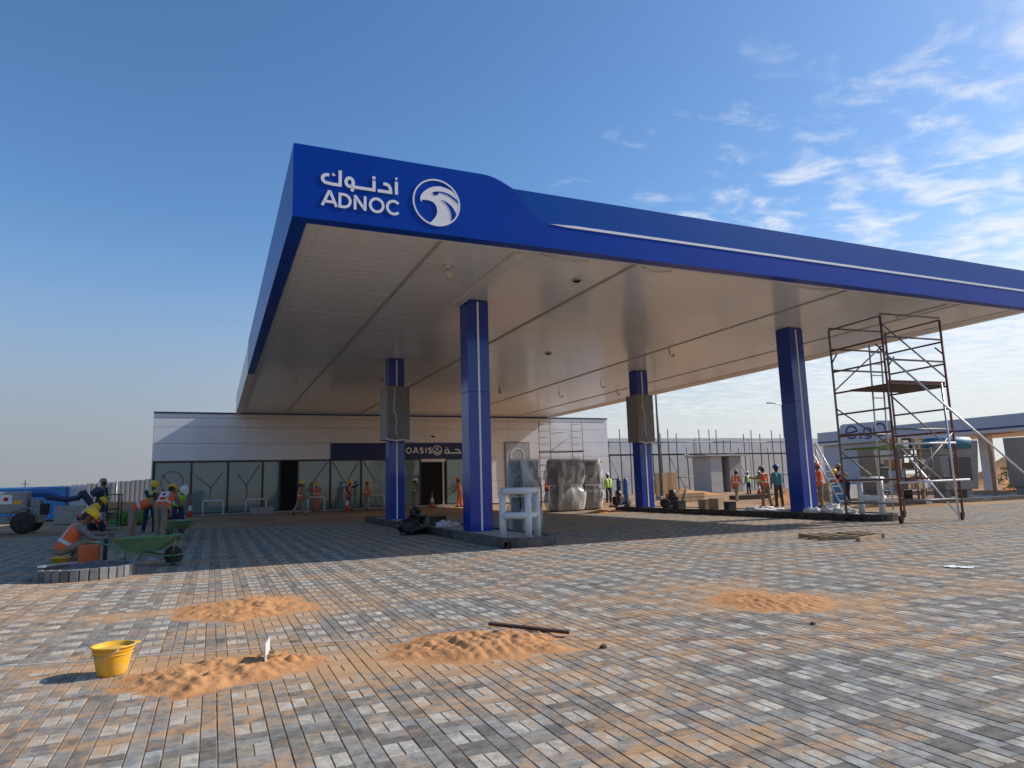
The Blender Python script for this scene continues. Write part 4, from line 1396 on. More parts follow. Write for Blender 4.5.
def wheelbarrow(label, x, y, rz, s=1.0):
    t = thing('wheelbarrow', label, 'wheelbarrow', (x, y, 0), rz)
    t.scale = (s, s, s)
    # wheel at +x
    w = MB().lathe([(0.10, -0.035), (0.175, -0.04), (0.195, 0), (0.175, 0.04), (0.10, 0.035)], 20).build('tyre', M['rubber'], t, True)
    w.rotation_euler = (rad(90), 0, 0)
    w.location = (0.62, 0, 0.195)
    h = MB().lathe([(0.0, -0.025), (0.10, -0.025), (0.10, 0.025), (0.0, 0.025)], 16).build('wheel_rim', M['wood'], t)
    h.rotation_euler = (rad(90), 0, 0)
    h.location = (0.62, 0, 0.195)
    # tray: hopper with sloped sides
    bt = [(-0.28, -0.20, 0.33), (0.30, -0.20, 0.30), (0.30, 0.20, 0.30), (-0.28, 0.20, 0.33)]
    tp = [(-0.52, -0.36, 0.60), (0.74, -0.33, 0.62), (0.74, 0.33, 0.62), (-0.52, 0.36, 0.60)]
    ti = [(p[0] * 0.97, p[1] * 0.96, p[2] - 0.004) for p in tp]
    bi = [(p[0] * 0.95, p[1] * 0.95, p[2] + 0.01) for p in bt]
    q = MB()
    q.add(bt + tp + ti + bi, [(3, 2, 1, 0)] + [(k, (k + 1) % 4, 4 + (k + 1) % 4, 4 + k) for k in range(4)] + [(4 + k, 4 + (k + 1) % 4, 8 + (k + 1) % 4, 8 + k) for k in range(4)] + [(8 + k, 8 + (k + 1) % 4, 12 + (k + 1) % 4, 12 + k) for k in range(4)] + [(12, 13, 14, 15)])
    q.build('tray', M['green'], t, bevel=0.012)
    q = MB()
    q.add([(-0.44, -0.30, 0.545), (0.62, -0.28, 0.555), (0.62, 0.28, 0.555), (-0.44, 0.30, 0.545)], [(0, 1, 2, 3)])
    q.build('mortar_load', M['concrete'], t)
    for sgn in (-1, 1):
        MB().tube([(-1.15, sgn * 0.30, 0.60), (-0.65, sgn * 0.27, 0.50), (-0.2, sgn * 0.22, 0.31), (0.45, sgn * 0.10, 0.20), (0.66, sgn * 0.08, 0.195), (0.85, sgn * 0.08, 0.22)], 0.018, 8).build('handle', M['green'], t, True)
        MB().tube([(-0.45, sgn * 0.25, 0.42), (-0.42, sgn * 0.27, 0.02), (-0.25, sgn * 0.26, 0.02), (-0.05, sgn * 0.2, 0.29)], 0.016, 8).build('leg', M['green'], t, True)
        MB().tube([(0.62, sgn * 0.09, 0.195), (0.70, sgn * 0.2, 0.56)], 0.014, 6).build('tray_brace', M['green'], t, True)
    MB().tube([(-0.43, -0.27, 0.15), (-0.43, 0.27, 0.15)], 0.014, 6).build('leg_bar', M['green'], t, True)
    return t


wheelbarrow('green wheelbarrow full of mortar right of the round block ring', -1.13, 14.1, rad(-14), 0.84)
wheelbarrow('farther green wheelbarrow just behind the bending workers', -0.95, 21.9, rad(115), 0.84)

# noise shaped soft lumps (bags, cloth, netting)
def blob_mesh(c, r3, seed, amp=0.35, n=22, m=14):
    vs, fs = [], []
    for i in range(m + 1):
        th = math.pi * i / m
        for k in range(n):
            a = 2 * math.pi * k / n
            d = Vector((math.sin(th) * math.cos(a), math.sin(th) * math.sin(a), math.cos(th)))
            w = 1 + amp * mnoise.noise(d * 1.7 + Vector((seed, 0, 0))) + amp * 0.55 * mnoise.noise(d * 4.3 + Vector((seed, 5, 0))) - amp * 0.5 * abs(mnoise.noise(d * 7.0 + Vector((0, seed, 2))))
            z = max(d.z, -0.55)
            vs.append((c[0] + d.x * w * r3[0], c[1] + d.y * w * r3[1], c[2] + (z + 0.55) * w * r3[2]))
    for i in range(m):
        for k in range(n):
            fs.append((i * n + k, (i + 1) * n + k, (i + 1) * n + (k + 1) % n, i * n + (k + 1) % n))
    q = MB()
    q.add(vs, fs)
    return q


t = thing('bagged_heap', 'black plastic bagged heap beside the rear left column', 'rubbish bags', (5.0, 18.3, 0.0), rad(20))
for (c, r3, sd) in (((-0.12, -0.05, 0), (0.36, 0.32, 0.28), 1.0), ((0.22, 0.1, 0), (0.30, 0.30, 0.34), 4.0), ((0.12, 0.0, 0.30), (0.17, 0.16, 0.26), 9.0)):
    blob_mesh(c, r3, sd, 0.5).build('bag', M['black_plastic'], t, True)


def lumps(name, label, cat, x, y, z, specs, m, part):
    t = thing(name, label, cat, (x, y, z))
    for n_, (dx, dy, sx, sy, sz) in enumerate(specs):
        blob_mesh((dx, dy, 0), (sx, sy, sz * 0.75), n_ * 3.7 + x, 0.6).build(part, m, t, True)
    return t


lumps('sheeting_heap', 'crumpled white plastic sheeting on right island behind ladder', 'sheeting', 16.55, 14.75, 0.16, [(-0.3, -0.3, .2, .25, .16), (0.05, 0.1, .22, .2, .2), (0.25, -0.35, .2, .25, .13), (-0.15, 0.6, .2, .25, .14), (-0.05, -0.1, .2, .2, .22), (0.15, 0.35, .2, .2, .12)], M['rag'], 'fold')
lumps('sheeting_heap', 'flat white sheeting spread on right island left of front column', 'sheeting', 16.6, 17.3, 0.16, [(-0.1, -0.4, .42, .6, .09), (0.1, 0.5, .35, .6, .11)], M['rag'], 'fold')
lumps('sheeting_heap', 'white cloths dropped on left island behind front column', 'sheeting', 5.95, 18.0, 0.16, [(-0.2, 0, .25, .3, .15), (0.15, 0.3, .2, .3, .1)], M['rag'], 'fold')
# boxes and machines along the islands
for (x, y, sx, sy, sz, m, lb) in ((5.9, 19.0, .4, .35, .25, 'rubber', 'black crate on left island beyond the front column'),
                                  (16.5, 19.7, .42, .4, .38, 'card', 'brown cardboard carton on the right island'),
                                  (16.5, 20.3, .38, .4, .34, 'card', 'smaller carton next to brown carton on right island'),
                                  (16.35, 18.85, .3, .3, .28, 'rubber', 'dark toolbox beside cartons on right island'),
                                  (16.3, 21.6, .35, .35, .3, 'rubber', 'black case left of cartons on the right island'),
                                  ):
    t = thing('box', lb, 'box', (x, y, 0.16 if x > 16.1 or x < 6.5 else 0.0), random.uniform(-0.3, 0.3))
    box('carton', M[m], t, -sx / 2, -sy / 2, 0, sx / 2, sy / 2, sz, 0.01)
    box('lid', M['wood' if m == 'card' else 'dark_cab'], t, -sx / 2 - 0.005, -sy / 2 - 0.005, sz + 0.001, sx / 2 + 0.005, sy / 2 + 0.005, sz + 0.02, 0.004)


def compressor(label, x, y, z, rz):
    t = thing('plate_compactor', label, 'machine', (x, y, z), rz)
    box('base_plate', M['steel_dark'], t, -0.4, -0.25, 0, 0.4, 0.25, 0.08, 0.02)
    box('engine', M['rubber'], t, -0.2, -0.2, 0.1, 0.2, 0.2, 0.45, 0.04)
    MB().lathe([(0.12, -0.15), (0.15, 0), (0.12, 0.15)], 14, (0, 0, 0.55)).build('fuel_tank', M['dark_cab'], t, True)
    MB().tube([(-0.3, -0.18, 0.08), (-0.55, -0.18, 0.8), (-0.55, 0.18, 0.8), (-0.3, 0.18, 0.08)], 0.02, 8).build('handle', M['steel_dark'], t, True)
    for s in (-1, 1):
        w = MB().lathe([(0.05, -0.03), (0.16, -0.03), (0.18, 0), (0.16, 0.03), (0.05, 0.03)], 16).build('wheel', M['rubber'], t, True)
        w.rotation_euler = (rad(90), 0, 0)
        w.location = (0.3, s * 0.3, 0.18)
    return t


compressor('black engine machine on island left of the rear right column', 15.9, 25.25, 0.17, 0.4)
compressor('black wheeled machine on the right island before the kiosk', 16.6, 22.4, 0.17, 2.6)
for dx, lb in ((0.0, 'darker blue gas cylinder left of rear right column'), (0.42, 'brighter blue gas cylinder left of rear right column')):
    t = thing('gas_cylinder', lb, 'gas cylinder', (18.95, 30.0, 0), 0, 'gas cylinders')
    MB().lathe([(0.11, 0), (0.12, 0.02), (0.12, 1.25), (0.09, 1.38), (0.03, 1.42), (0.03, 1.5), (0, 1.5)], 14, (dx, 0, 0)).build('cylinder', M['lift_blue'] if dx else M['sign_blue'], t, True)
for k in range(4):
    o = MB().box(0, 0, 0, 0.46, 0.08, 1.75).build('plywood_sheet', M['ply'] if k % 2 else M['wood'])
    o.location = (26.9 + k * 0.5, 38.0 + 0.1 * k, 0)
    tag(o, 'tall tan plywood sheet standing right of rear right column', 'plywood', 'plywood sheets')


# ------------------------------------------------------------------ cones and low barriers near the shop
def cone(label, x, y, rz=0.0, tilt=0.0):
    t = thing('traffic_cone', label, 'traffic cone', (x, y, 0), rz)
    t.rotation_euler = (tilt, 0, rz)
    box('base', M['cone_red'], t, -0.2, -0.2, 0, 0.2, 0.2, 0.04, 0.01)
    MB().lathe([(0.15, 0.04), (0.115, 0.30)], 16).build('skirt', M['cone_red'], t, True)
    MB().lathe([(0.117, 0.30), (0.075, 0.60)], 16).build('sleeve', M['rag'], t, True)
    MB().lathe([(0.076, 0.60), (0.035, 0.88), (0.02, 0.9)], 16).build('tip', M['cone_red'], t, True)
    return t


cone('red and white cone in front of second shop window', -1.15, 42.2)
cone('red and white cone at feet of worker by the blue sign end', 7.2, 40.9)
cone('red and white cone by the dark shop entrance', 12.2, 40.4)
cone('red and white cone far behind the right island', 38.5, 41.0)


def uframe(label, x, y, w):
    t = thing('low_barrier', label, 'barrier', (x, y, 0))
    MB().tube([(0, 0, 0), (0, 0, 0.75), (0.06, 0, 0.84), (w - 0.06, 0, 0.84), (w, 0, 0.75), (w, 0, 0)], 0.045, 10).build('hoop', M['white_metal'], t, True)
    for xx in (0, w):
        MB().lathe([(0.09, 0), (0.09, 0.015)], 10, (xx, 0, 0)).build('foot', M['steel'], t)
    return t


uframe('white hoop barrier before the second shop window', -0.52, 42.0, 1.05)
uframe('white hoop barrier in front of third shop window', 1.7, 42.1, 1.1)
uframe('white hoop barrier right of dark shop doorway', 5.1, 41.9, 0.95)
uframe('white hoop barrier left of rear left column', 8.6, 41.7, 0.95)
for k in range(6):
    o = box('concrete_block', M['concrete'], None, 0, 0, 0, 0.4, 0.2, 0.2, 0.008)
    o.location = (1.9 + (k % 3) * 0.42, 41.2, (k // 3) * 0.2)
    tag(o, 'grey concrete block in the low stack below third shop window', 'block', 'blocks below third window')

# ------------------------------------------------------------------ left background
fence = thing('sheet_fence', 'long pale corrugated sheet fence behind the workers at left', 'fence', (0, 0, 0))
for k in range(16):
    xa = -11.0 + k * 1.0
    q = MB()
    prof = []
    for j in range(3):
        for (du, dy) in ((0.0, 0.0), (0.17, 0.0), (0.20, 0.06), (0.30, 0.06)):
            prof.append((xa + j * 0.33 + du, 62.0 + dy))
    prof.append((xa + 0.99, 62.0))
    n = len(prof) - 1
    zt = 2.12 + 0.075 * (k * 1.0) * 0.9
    vs = [(x, y, 0.0) for x, y in prof] + [(x, y, zt) for x, y in prof]
    fs = [(j, j + 1, n + 2 + j, n + 1 + j) for j in range(n)]
    q.add(vs, fs)
    o = q.build('sheet', M['fence'], fence)
    sm = o.modifiers.new('thick', 'SOLIDIFY')
    sm.thickness = 0.01
    if k % 4 == 0:
        MB().tube([(xa, 61.9, 0), (xa, 61.9, zt + 0.1)], 0.05, 6).build('post', M['steel'], fence, True)
cont = thing('blue_cabin', 'bright blue corrugated cabin at left picture edge', 'cabin', (-14.5, 45.0, 0))
box('core', M['cont_blue'], cont, 0, 0.06, 0.1, 6.82, 2.4, 1.80)
for k in range(34):
    box('rib', M['cont_blue'], cont, k * 0.2 + 0.02, 0.0, 0.12, k * 0.2 + 0.12, 0.058, 1.74, 0.01)
box('top_rail', M['cont_blue'], cont, -0.03, -0.03, 1.745, 6.85, 2.43, 1.86, 0.01)
o = box('white_tank', M['white_metal'], None, 0, 0, 0, 0.8, 0.8, 1.85, 0.06)
o.location = (-7.55, 46.0, 0)
tag(o, 'white upright tank between blue cabin and pale fence', 'tank')
o = box('concrete_block', M['concrete'], None, -0.6, -0.35, 0, 0.6, 0.35, 0.85, 0.02)
o.location = (-6.2, 38.5, 0)
tag(o, 'grey concrete block under the lift boom', 'block')
t = thing('lattice_pylon', 'faint lattice power pylon on horizon above blue cabin', 'pylon', (-84.0, 400.0, 0))
t.scale = (0.6, 0.6, 0.6)
for s in (-1, 1):
    MB().tube([(s * 3.0, 0, 0), (s * 0.6, 0, 11), (0, 0, 17)], 0.25, 5).build('leg', M['steel_dark'], t)
MB().tube([(-5, 0, 10.5), (5, 0, 10.5)], 0.22, 5).build('cross_arm', M['steel_dark'], t)
MB().tube([(-3, 0, 13.5), (3, 0, 13.5)], 0.2, 5).build('cross_arm', M['steel_dark'], t)
for k in range(5):
    z = k * 2.2
    w = 3.0 - 2.4 * z / 11
    MB().tube([(-w, 0, z), (w - 0.4, 0, z + 2.2)], 0.16, 5).build('brace', M['steel_dark'], t)

# boom lift
t = thing('boom_lift', 'grey and blue boom lift with big tyre at left edge', 'boom lift', (-6.9, 30.5, 0))
box('engine_cover', M['lift_grey'], t, -1.2, -0.5, 0.72, 0.66, 0.5, 1.50, 0.06)
box('chassis', M['lift_grey'], t, -1.5, -0.45, 0.35, 1.1, 0.45, 0.62, 0.03)
for sx in (-1.0, 0.65):
    for sy in (-0.62, 0.62):
        w = MB().lathe([(0.19, -0.11), (0.34, -0.12), (0.385, -0.05), (0.385, 0.05), (0.34, 0.12), (0.19, 0.11)], 28).build('tyre', M['rubber'], t, True)
        w.rotation_euler = (rad(90), 0, 0)
        w.location = (sx, sy, 0.385)
        r_ = MB().lathe([(0.0, -0.05), (0.08, -0.10), (0.2, -0.06), (0.2, 0.06), (0.08, 0.1), (0.0, 0.05)], 18).build('rim', M['lift_grey'], w, True)
        MB().tube([(sx - 0.48, sy, 0.5), (sx - 0.36, sy, 0.82), (sx, sy, 0.95), (sx + 0.36, sy, 0.82), (sx + 0.5, sy, 0.5)], 0.03, 6).build('mudguard', M['lift_grey'], t, True)
box('notice', M['paper'], t, -0.12, -0.512, 1.06, 0.24, -0.502, 1.40)
box('notice_mark', M['red'], t, -0.01, -0.518, 1.17, 0.13, -0.513, 1.30)
MB().prism([(0.27, 1.05), (0.50, 1.03), (0.56, 1.17), (0.27, 1.17)], lambda u, v: (u, -0.512, v), lambda u, v: (u, -0.503, v)).build('sticker', M['yellow'], t)
box('turret', M['lift_grey'], t, 0.72, -0.22, 0.63, 1.05, 0.22, 1.2, 0.04)
box('hose_guard', M['rubber'], t, 1.06, -0.16, 0.63, 1.3, 0.16, 1.05, 0.03)
MB().tube([(0.75, 0, 1.45), (1.4, 0, 1.42), (1.75, 0, 1.2)], [0.16, 0.14, 0.10], 8).build('lower_boom', M['lift_blue'], t)
MB().tube([(1.2, -0.1, 1.28), (1.85, -0.1, 1.16), (2.2, -0.1, 1.22), (2.38, -0.1, 1.42)], [0.10, 0.10, 0.11, 0.13], 8).build('middle_boom', M['lift_navy'], t)
MB().tube([(2.32, -0.1, 1.45), (2.78, -0.1, 0.78)], [0.14, 0.10], 8).build('upper_boom', M['lift_navy'], t)
MB().tube([(2.2, -0.1, 1.15), (2.6, -0.1, 0.70)], 0.03, 8).build('ram', M['alu'], t, True)
bk = MB().box(2.75, -0.5, 0.10, 3.6, 0.5, 0.14).build('basket_floor', M['lift_navy'], t)
for (px, py) in ((2.75, -0.5), (3.6, -0.5), (3.6, 0.5), (2.75, 0.5), (3.17, -0.5)):
    MB().tube([(px, py, 0.14), (px, py, 1.30)], 0.025, 6).build('basket_post', M['lift_navy'], bk, True)
for zz in (0.75, 1.30):
    MB().tube([(2.75, -0.5, zz), (3.6, -0.5, zz), (3.6, 0.5, zz), (2.75, 0.5, zz)], 0.025, 6, True).build('basket_rail', M['lift_navy'], bk, True)
MB().tube([(2.7, -0.3, 1.35), (2.85, -0.35, 1.45), (3.1, -0.3, 1.4)], [0.14, 0.18, 0.12], 8).build('control_box', M['lift_navy'], t, True)
lumps('netting_heap', 'green netting heap beyond the crouching workers', 'netting', -3.35, 34.0, 0, [(-0.3, 0, .5, .4, .5), (0.25, 0.1, .5, .4, .4)], M['leafy'], 'fold')

# ------------------------------------------------------------------ site clutter in the background
def drum(label, x, y, m):
    t = thing('steel_drum', label, 'drum', (x, y, 0))
    MB().lathe([(0.28, 0), (0.29, 0.02), (0.28, 0.04), (0.28, 0.29), (0.295, 0.31), (0.28, 0.33), (0.28, 0.58), (0.295, 0.6), (0.28, 0.62), (0.28, 0.86), (0.29, 0.88), (0.27, 0.89), (0.0, 0.885)], 20).build('shell', M[m], t, True)
    MB().lathe([(0.04, 0.885), (0.04, 0.91), (0, 0.91)], 10, (0.15, 0, 0)).build('bung', M['steel'], t)


drum('blue steel drum on sand seen right of the ladder', 25.4, 22.2, 'cont_blue')
drum('rusty brown steel drum behind lower scaffold braces', 27.9, 20.9, 'wood_dark')
drum('grey steel drum left of teal covered cabinet', 28.2, 22.6, 'lift_grey')


def stack(name, label, cat, x, y, rz, n, size, m, part):
    for k in range(n):
        j = random.uniform(-0.05, 0.05)
        o = box(name, M[m], None, j, j, 0, size[0] + j, size[1] + j, size[2] - 0.002, 0.015)
        o.location = (x, y, k * size[2])
        o.rotation_euler = (0, 0, rz)
        tag(o, label, cat, part)


stack('timber_board', 'tan timber board stacked right of rear right column', 'timber', 24.0, 32.5, 0.1, 4, (2.6, 0.5, 0.12), 'wood', 'tan timber boards')
stack('timber_board', 'dark timber board on sand beyond the walking worker', 'timber', 28.2, 32.0, -0.1, 2, (2.4, 0.6, 0.12), 'wood_dark', 'dark timber boards')
stack('concrete_slab', 'grey concrete slab stacked behind the ladder', 'slab', 27.5, 24.6, 0.3, 4, (1.1, 0.6, 0.22), 'concrete', 'concrete slabs')
stack('pale_board', 'pale board stacked beneath the charging sign', 'board', 30.5, 26.4, 0.2, 6, (1.8, 0.9, 0.12), 'concrete_lt', 'pale boards')
stack('timber_board', 'brown board stacked right of teal covered cabinet', 'timber', 36.5, 24.0, 0.2, 5, (1.2, 1.0, 0.14), 'wood', 'brown boards')


def frame_rack(label, blabel, x, y, rz):
    t = thing('steel_rack', label, 'rack', (x, y, 0), rz)
    for xx in (0, 1.3, 2.6):
        for yy in (0, 0.7):
            MB().tube([(xx, yy, 0), (xx, yy, 2.3)], 0.03, 6).build('upright', M['steel_dark'], t, True)
    for zz in (0.6, 1.4, 2.2):
        box('shelf', M['steel_dark'], t, -0.03, -0.03, zz, 2.63, 0.73, zz + 0.03)
        for k in range(4):
            if random.random() < 0.75:
                xx = 0.1 + k * 0.62
                o = box('stored_box', M[random.choice(('card', 'concrete_lt', 'dark_cab', 'grey_cab', 'wood'))], None, xx, 0.08, zz + 0.031, xx + random.uniform(0.3, 0.5), 0.6, zz + random.uniform(0.25, 0.55), 0.01)
                o.location = (x, y, 0)
                o.rotation_euler = (0, 0, rz)
                tag(o, blabel, 'box', blabel)
    return t


frame_rack('dark steel rack of boxes seen through the scaffold tower', 'small box stored on the nearer steel rack', 24.6, 18.6, 0.15)
frame_rack('second steel rack of boxes farther behind scaffold tower', 'small box stored on the farther steel rack', 31.6, 24.0, -0.1)
for (x, y, rx, ry, h, sd, lb) in ((52, 27, 5, 3, 1.9, 31.1, 'brown rubble mound far right below the charging canopy'), (62, 36, 7, 4, 2.6, 37.7, 'long earth mound on horizon at right behind the cabinets'), (33.5, 44, 3, 2, 0.7, 41.2, 'low sand mound in front of the pale wall')):
    sand_pile(lb, x, y, rx, ry, 0.3, h, sd, 44)
tb = thing('shrub', 'small green shrub between cabinets at far right', 'shrub', (38.6, 22.4, 0))
MB().tube([(0, 0, 0), (0.05, 0, 0.5), (0.0, 0.05, 0.9)], [0.05, 0.04, 0.02], 6).build('stem', M['wood'], tb, True)
q = MB()
for k in range(420):
    d = Vector((random.gauss(0, 0.36), random.gauss(0, 0.36), random.gauss(0.95, 0.3)))
    a = Vector((random.uniform(-1, 1), random.uniform(-1, 1), random.uniform(-1, 1))).normalized() * 0.09
    b = a.cross(Vector((random.uniform(-1, 1), random.uniform(-1, 1), 0.3))).normalized() * 0.04
    q.add([d - a, d + b, d + a, d - b], [(0, 1, 2, 3)])
q.build('crown', M['leafy'], tb)
for (x, y, hh) in ((27.0, 19.4, 2.5), (33.0, 20.2, 2.6)):
    t = thing('timber_post', 'thin upright timber post %s' % ('just right of tower foot' if x < 30 else 'between the two tall grey cabinets'), 'post', (x, y, 0))
    box('shaft', M['wood'], t, -0.06, -0.06, 0, 0.06, 0.06, hh, 0.008)
    box('foot', M['concrete'], t, -0.2, -0.2, -0.005, 0.2, 0.2, 0.15, 0.01)

# ------------------------------------------------------------------ people
PEOPLE = []


def person(label, x, y, heading, vest, shirt, trousers, hat, pose, z=0.0, band='band', group=None):
    PEOPLE.append(dict(label=label, x=x, y=y, z=z, h=heading, cols=(vest, shirt, trousers, band), hat=hat, pose=pose, group=group))


STAND = dict(lean=3, hip=(2, -2), knee=(2, 4), arm=((5, 10, 20), (5, 10, 20)), head=5)
WALK = dict(lean=6, hip=(24, -20), knee=(10, 14), arm=((-18, 8, 15), (22, 8, 25)), head=3)
BEND = dict(lean=72, hip=(8, -4), knee=(12, 6), arm=((20, 6, 12), (28, 6, 8)), head=-25)
STOOP = dict(lean=48, hip=(10, -2), knee=(16, 8), arm=((40, 8, 25), (30, 8, 25)), head=15)
CROUCH = dict(lean=34, hip=(112, 104), knee=(142, 138), arm=((50, 10, 30), (38, 12, 35)), head=14)
SIT = dict(lean=25, hip=(88, 80), knee=(96, 92), arm=((45, 12, 40), (40, 12, 45)), head=25)
REACH = dict(lean=10, hip=(10, -8), knee=(6, 6), arm=((95, 12, 15), (20, 10, 30)), head=5)
WORK = dict(lean=14, hip=(12, -6), knee=(10, 8), arm=((55, 10, 40), (50, 10, 45)), head=20)
rd = rad
person('worker in orange vest and yellow helmet crouching by the orange jerrycan', -2.5, 14.75, rd(-75), 'orange', 'greycloth', 'khaki', 'hat_yellow', CROUCH)
person('worker in plain orange vest bent double left of the stooping worker', -1.98, 21.0, rd(-78), 'orange', 'khaki', 'khaki', 'hat_tan', BEND)
person('stooping worker in orange vest with white printed back patch', -1.28, 20.7, rd(-25), 'orange', 'khaki', 'khaki', 'hat_yellow', STOOP)
person('worker in lime vest and yellow helmet behind the stooping pair', -1.95, 26.2, rd(-150), 'lime', 'navy', 'navy', 'hat_yellow', WORK)
person('worker in white cap and lime vest right of stooping worker', -1.05, 25.0, rd(-160), 'lime', 'greycloth', 'navy', 'hat_white', STOOP)
person('crouching worker with yellow helmet turned right, under lift boom', -3.75, 25.0, rd(-80), 'orange', 'navy', 'navy', 'hat_yellow', STOOP | dict(hip=(70, 60), knee=(110, 100)))
person('crouching worker with yellow helmet facing camera, behind black post', -3.15, 24.4, rd(170), 'orange', 'greycloth', 'navy', 'hat_yellow', CROUCH)
person('seated worker in orange with yellow helmet behind farther wheelbarrow', -1.05, 26.6, rd(150), 'orange', 'navy', 'navy', 'hat_yellow', CROUCH)
person('man in dark blue clothes standing in the lift basket', -3.85, 30.5, rd(60), 'navy', 'navy', 'navy', 'hat_tan', STAND, z=0.14, band='lime')
person('worker in orange vest walking before the dark shop doorway', 3.99, 36.2, rd(-95), 'orange', 'khaki', 'khaki', 'hat_yellow', WALK)
person('worker in orange behind hoop barrier right of dark doorway', 5.6, 42.15, rd(170), 'orange', 'orange', 'orange', 'hat_yellow', WORK)
person('worker in orange at window below left end of blue sign', 7.35, 41.5, rd(-140), 'orange', 'navy', 'greycloth', 'hat_yellow', REACH)
person('worker in orange bending right beside the rear left column', 8.35, 41.1, rd(-80), 'orange', 'orange', 'khaki', 'hat_yellow', STAND)
person('man in white helmet and lime sash left of dark entrance', 11.0, 40.0, rd(-60), 'greycloth', 'greycloth', 'khaki', 'hat_white', STAND, band='lime')
person('worker in orange coveralls with reflective legs right of entrance', 13.7, 39.6, rd(60), 'orange', 'orange', 'orange', 'hat_orange', WALK | dict(hip=(8, -6), knee=(4, 4)))
person('worker in orange at foot of scaffold by white shop wall', 20.1, 40.6, rd(-80), 'orange', 'orange', 'navy', 'hat_orange', REACH)
person('worker in lime vest right of the wrapped dispensers', 22.0, 36.0, rd(0), 'lime', 'lime', 'navy', 'hat_white', STAND)
person('worker in orange vest and tan trousers walking across far sand', 26.2, 29.6, rd(-70), 'orange', 'khaki', 'khaki', 'hat_tan', WALK)
person('leftmost of three workers in lime vests and white helmets', 38.4, 42.0, rd(10), 'lime', 'navy', 'navy', 'hat_white', STAND)
person('middle of three workers in lime vests and white helmets', 38.9, 41.3, rd(-30), 'lime', 'lime', 'navy', 'hat_white', STAND)
person('rightmost of three workers in lime vests and white helmets', 39.6, 41.4, rd(70), 'lime', 'greycloth', 'navy', 'hat_white', WORK)
person('large worker in orange vest seen from behind, left of column', 21.6, 22.6, rd(8), 'orange', 'khaki', 'khaki', 'hat_tan', WORK | dict(lean=5))
person('man in teal shirt and blue helmet next to right column', 22.0, 22.3, rd(-12), 'teal', 'teal', 'boot', 'hat_blue', STAND, band='teal')
person('worker in orange coveralls and orange helmet right of right column', 22.1, 20.2, rd(60), 'orange', 'orange', 'khaki', 'hat_orange', STAND)
person('worker in dark clothes working behind foot of the ladder', 24.4, 20.9, rd(80), 'navy', 'cone_red', 'navy', 'hat_yellow', STOOP, band='navy')
person('worker in khaki with tan cap seen through the scaffold', 26.6, 23.2, rd(160), 'khaki', 'khaki', 'khaki', 'hat_tan', STAND, band='khaki')
person('worker in red brown top seated low seen through scaffold', 28.0, 24.3, rd(140), 'cone_red', 'khaki', 'khaki', 'hat_tan', WORK, band='cone_red')
person('worker in yellow helmet beyond the upper scaffold brace', 29.2, 23.6, rd(-20), 'greycloth', 'navy', 'navy', 'hat_yellow', STAND, band='greycloth')


def capsule(q, a, ra, b, rb, n=10, sy=None):
    a, b = Vector(a), Vector(b)
    d = (b - a)
    L = max(d.length, 1e-4)
    d = d / L
    pts, rs = [], []
    for k in range(4):
        th = math.pi / 2 * (1 - k / 3)
        pts.append(a - d * ra * math.sin(th))
        rs.append(max(ra * math.cos(th), 0.0015))
    for k in range(4):
        th = math.pi / 2 * k / 3
        pts.append(b + d * rb * math.sin(th))
        rs.append(max(rb * math.cos(th), 0.0015))
    q.tube(pts, rs, n)


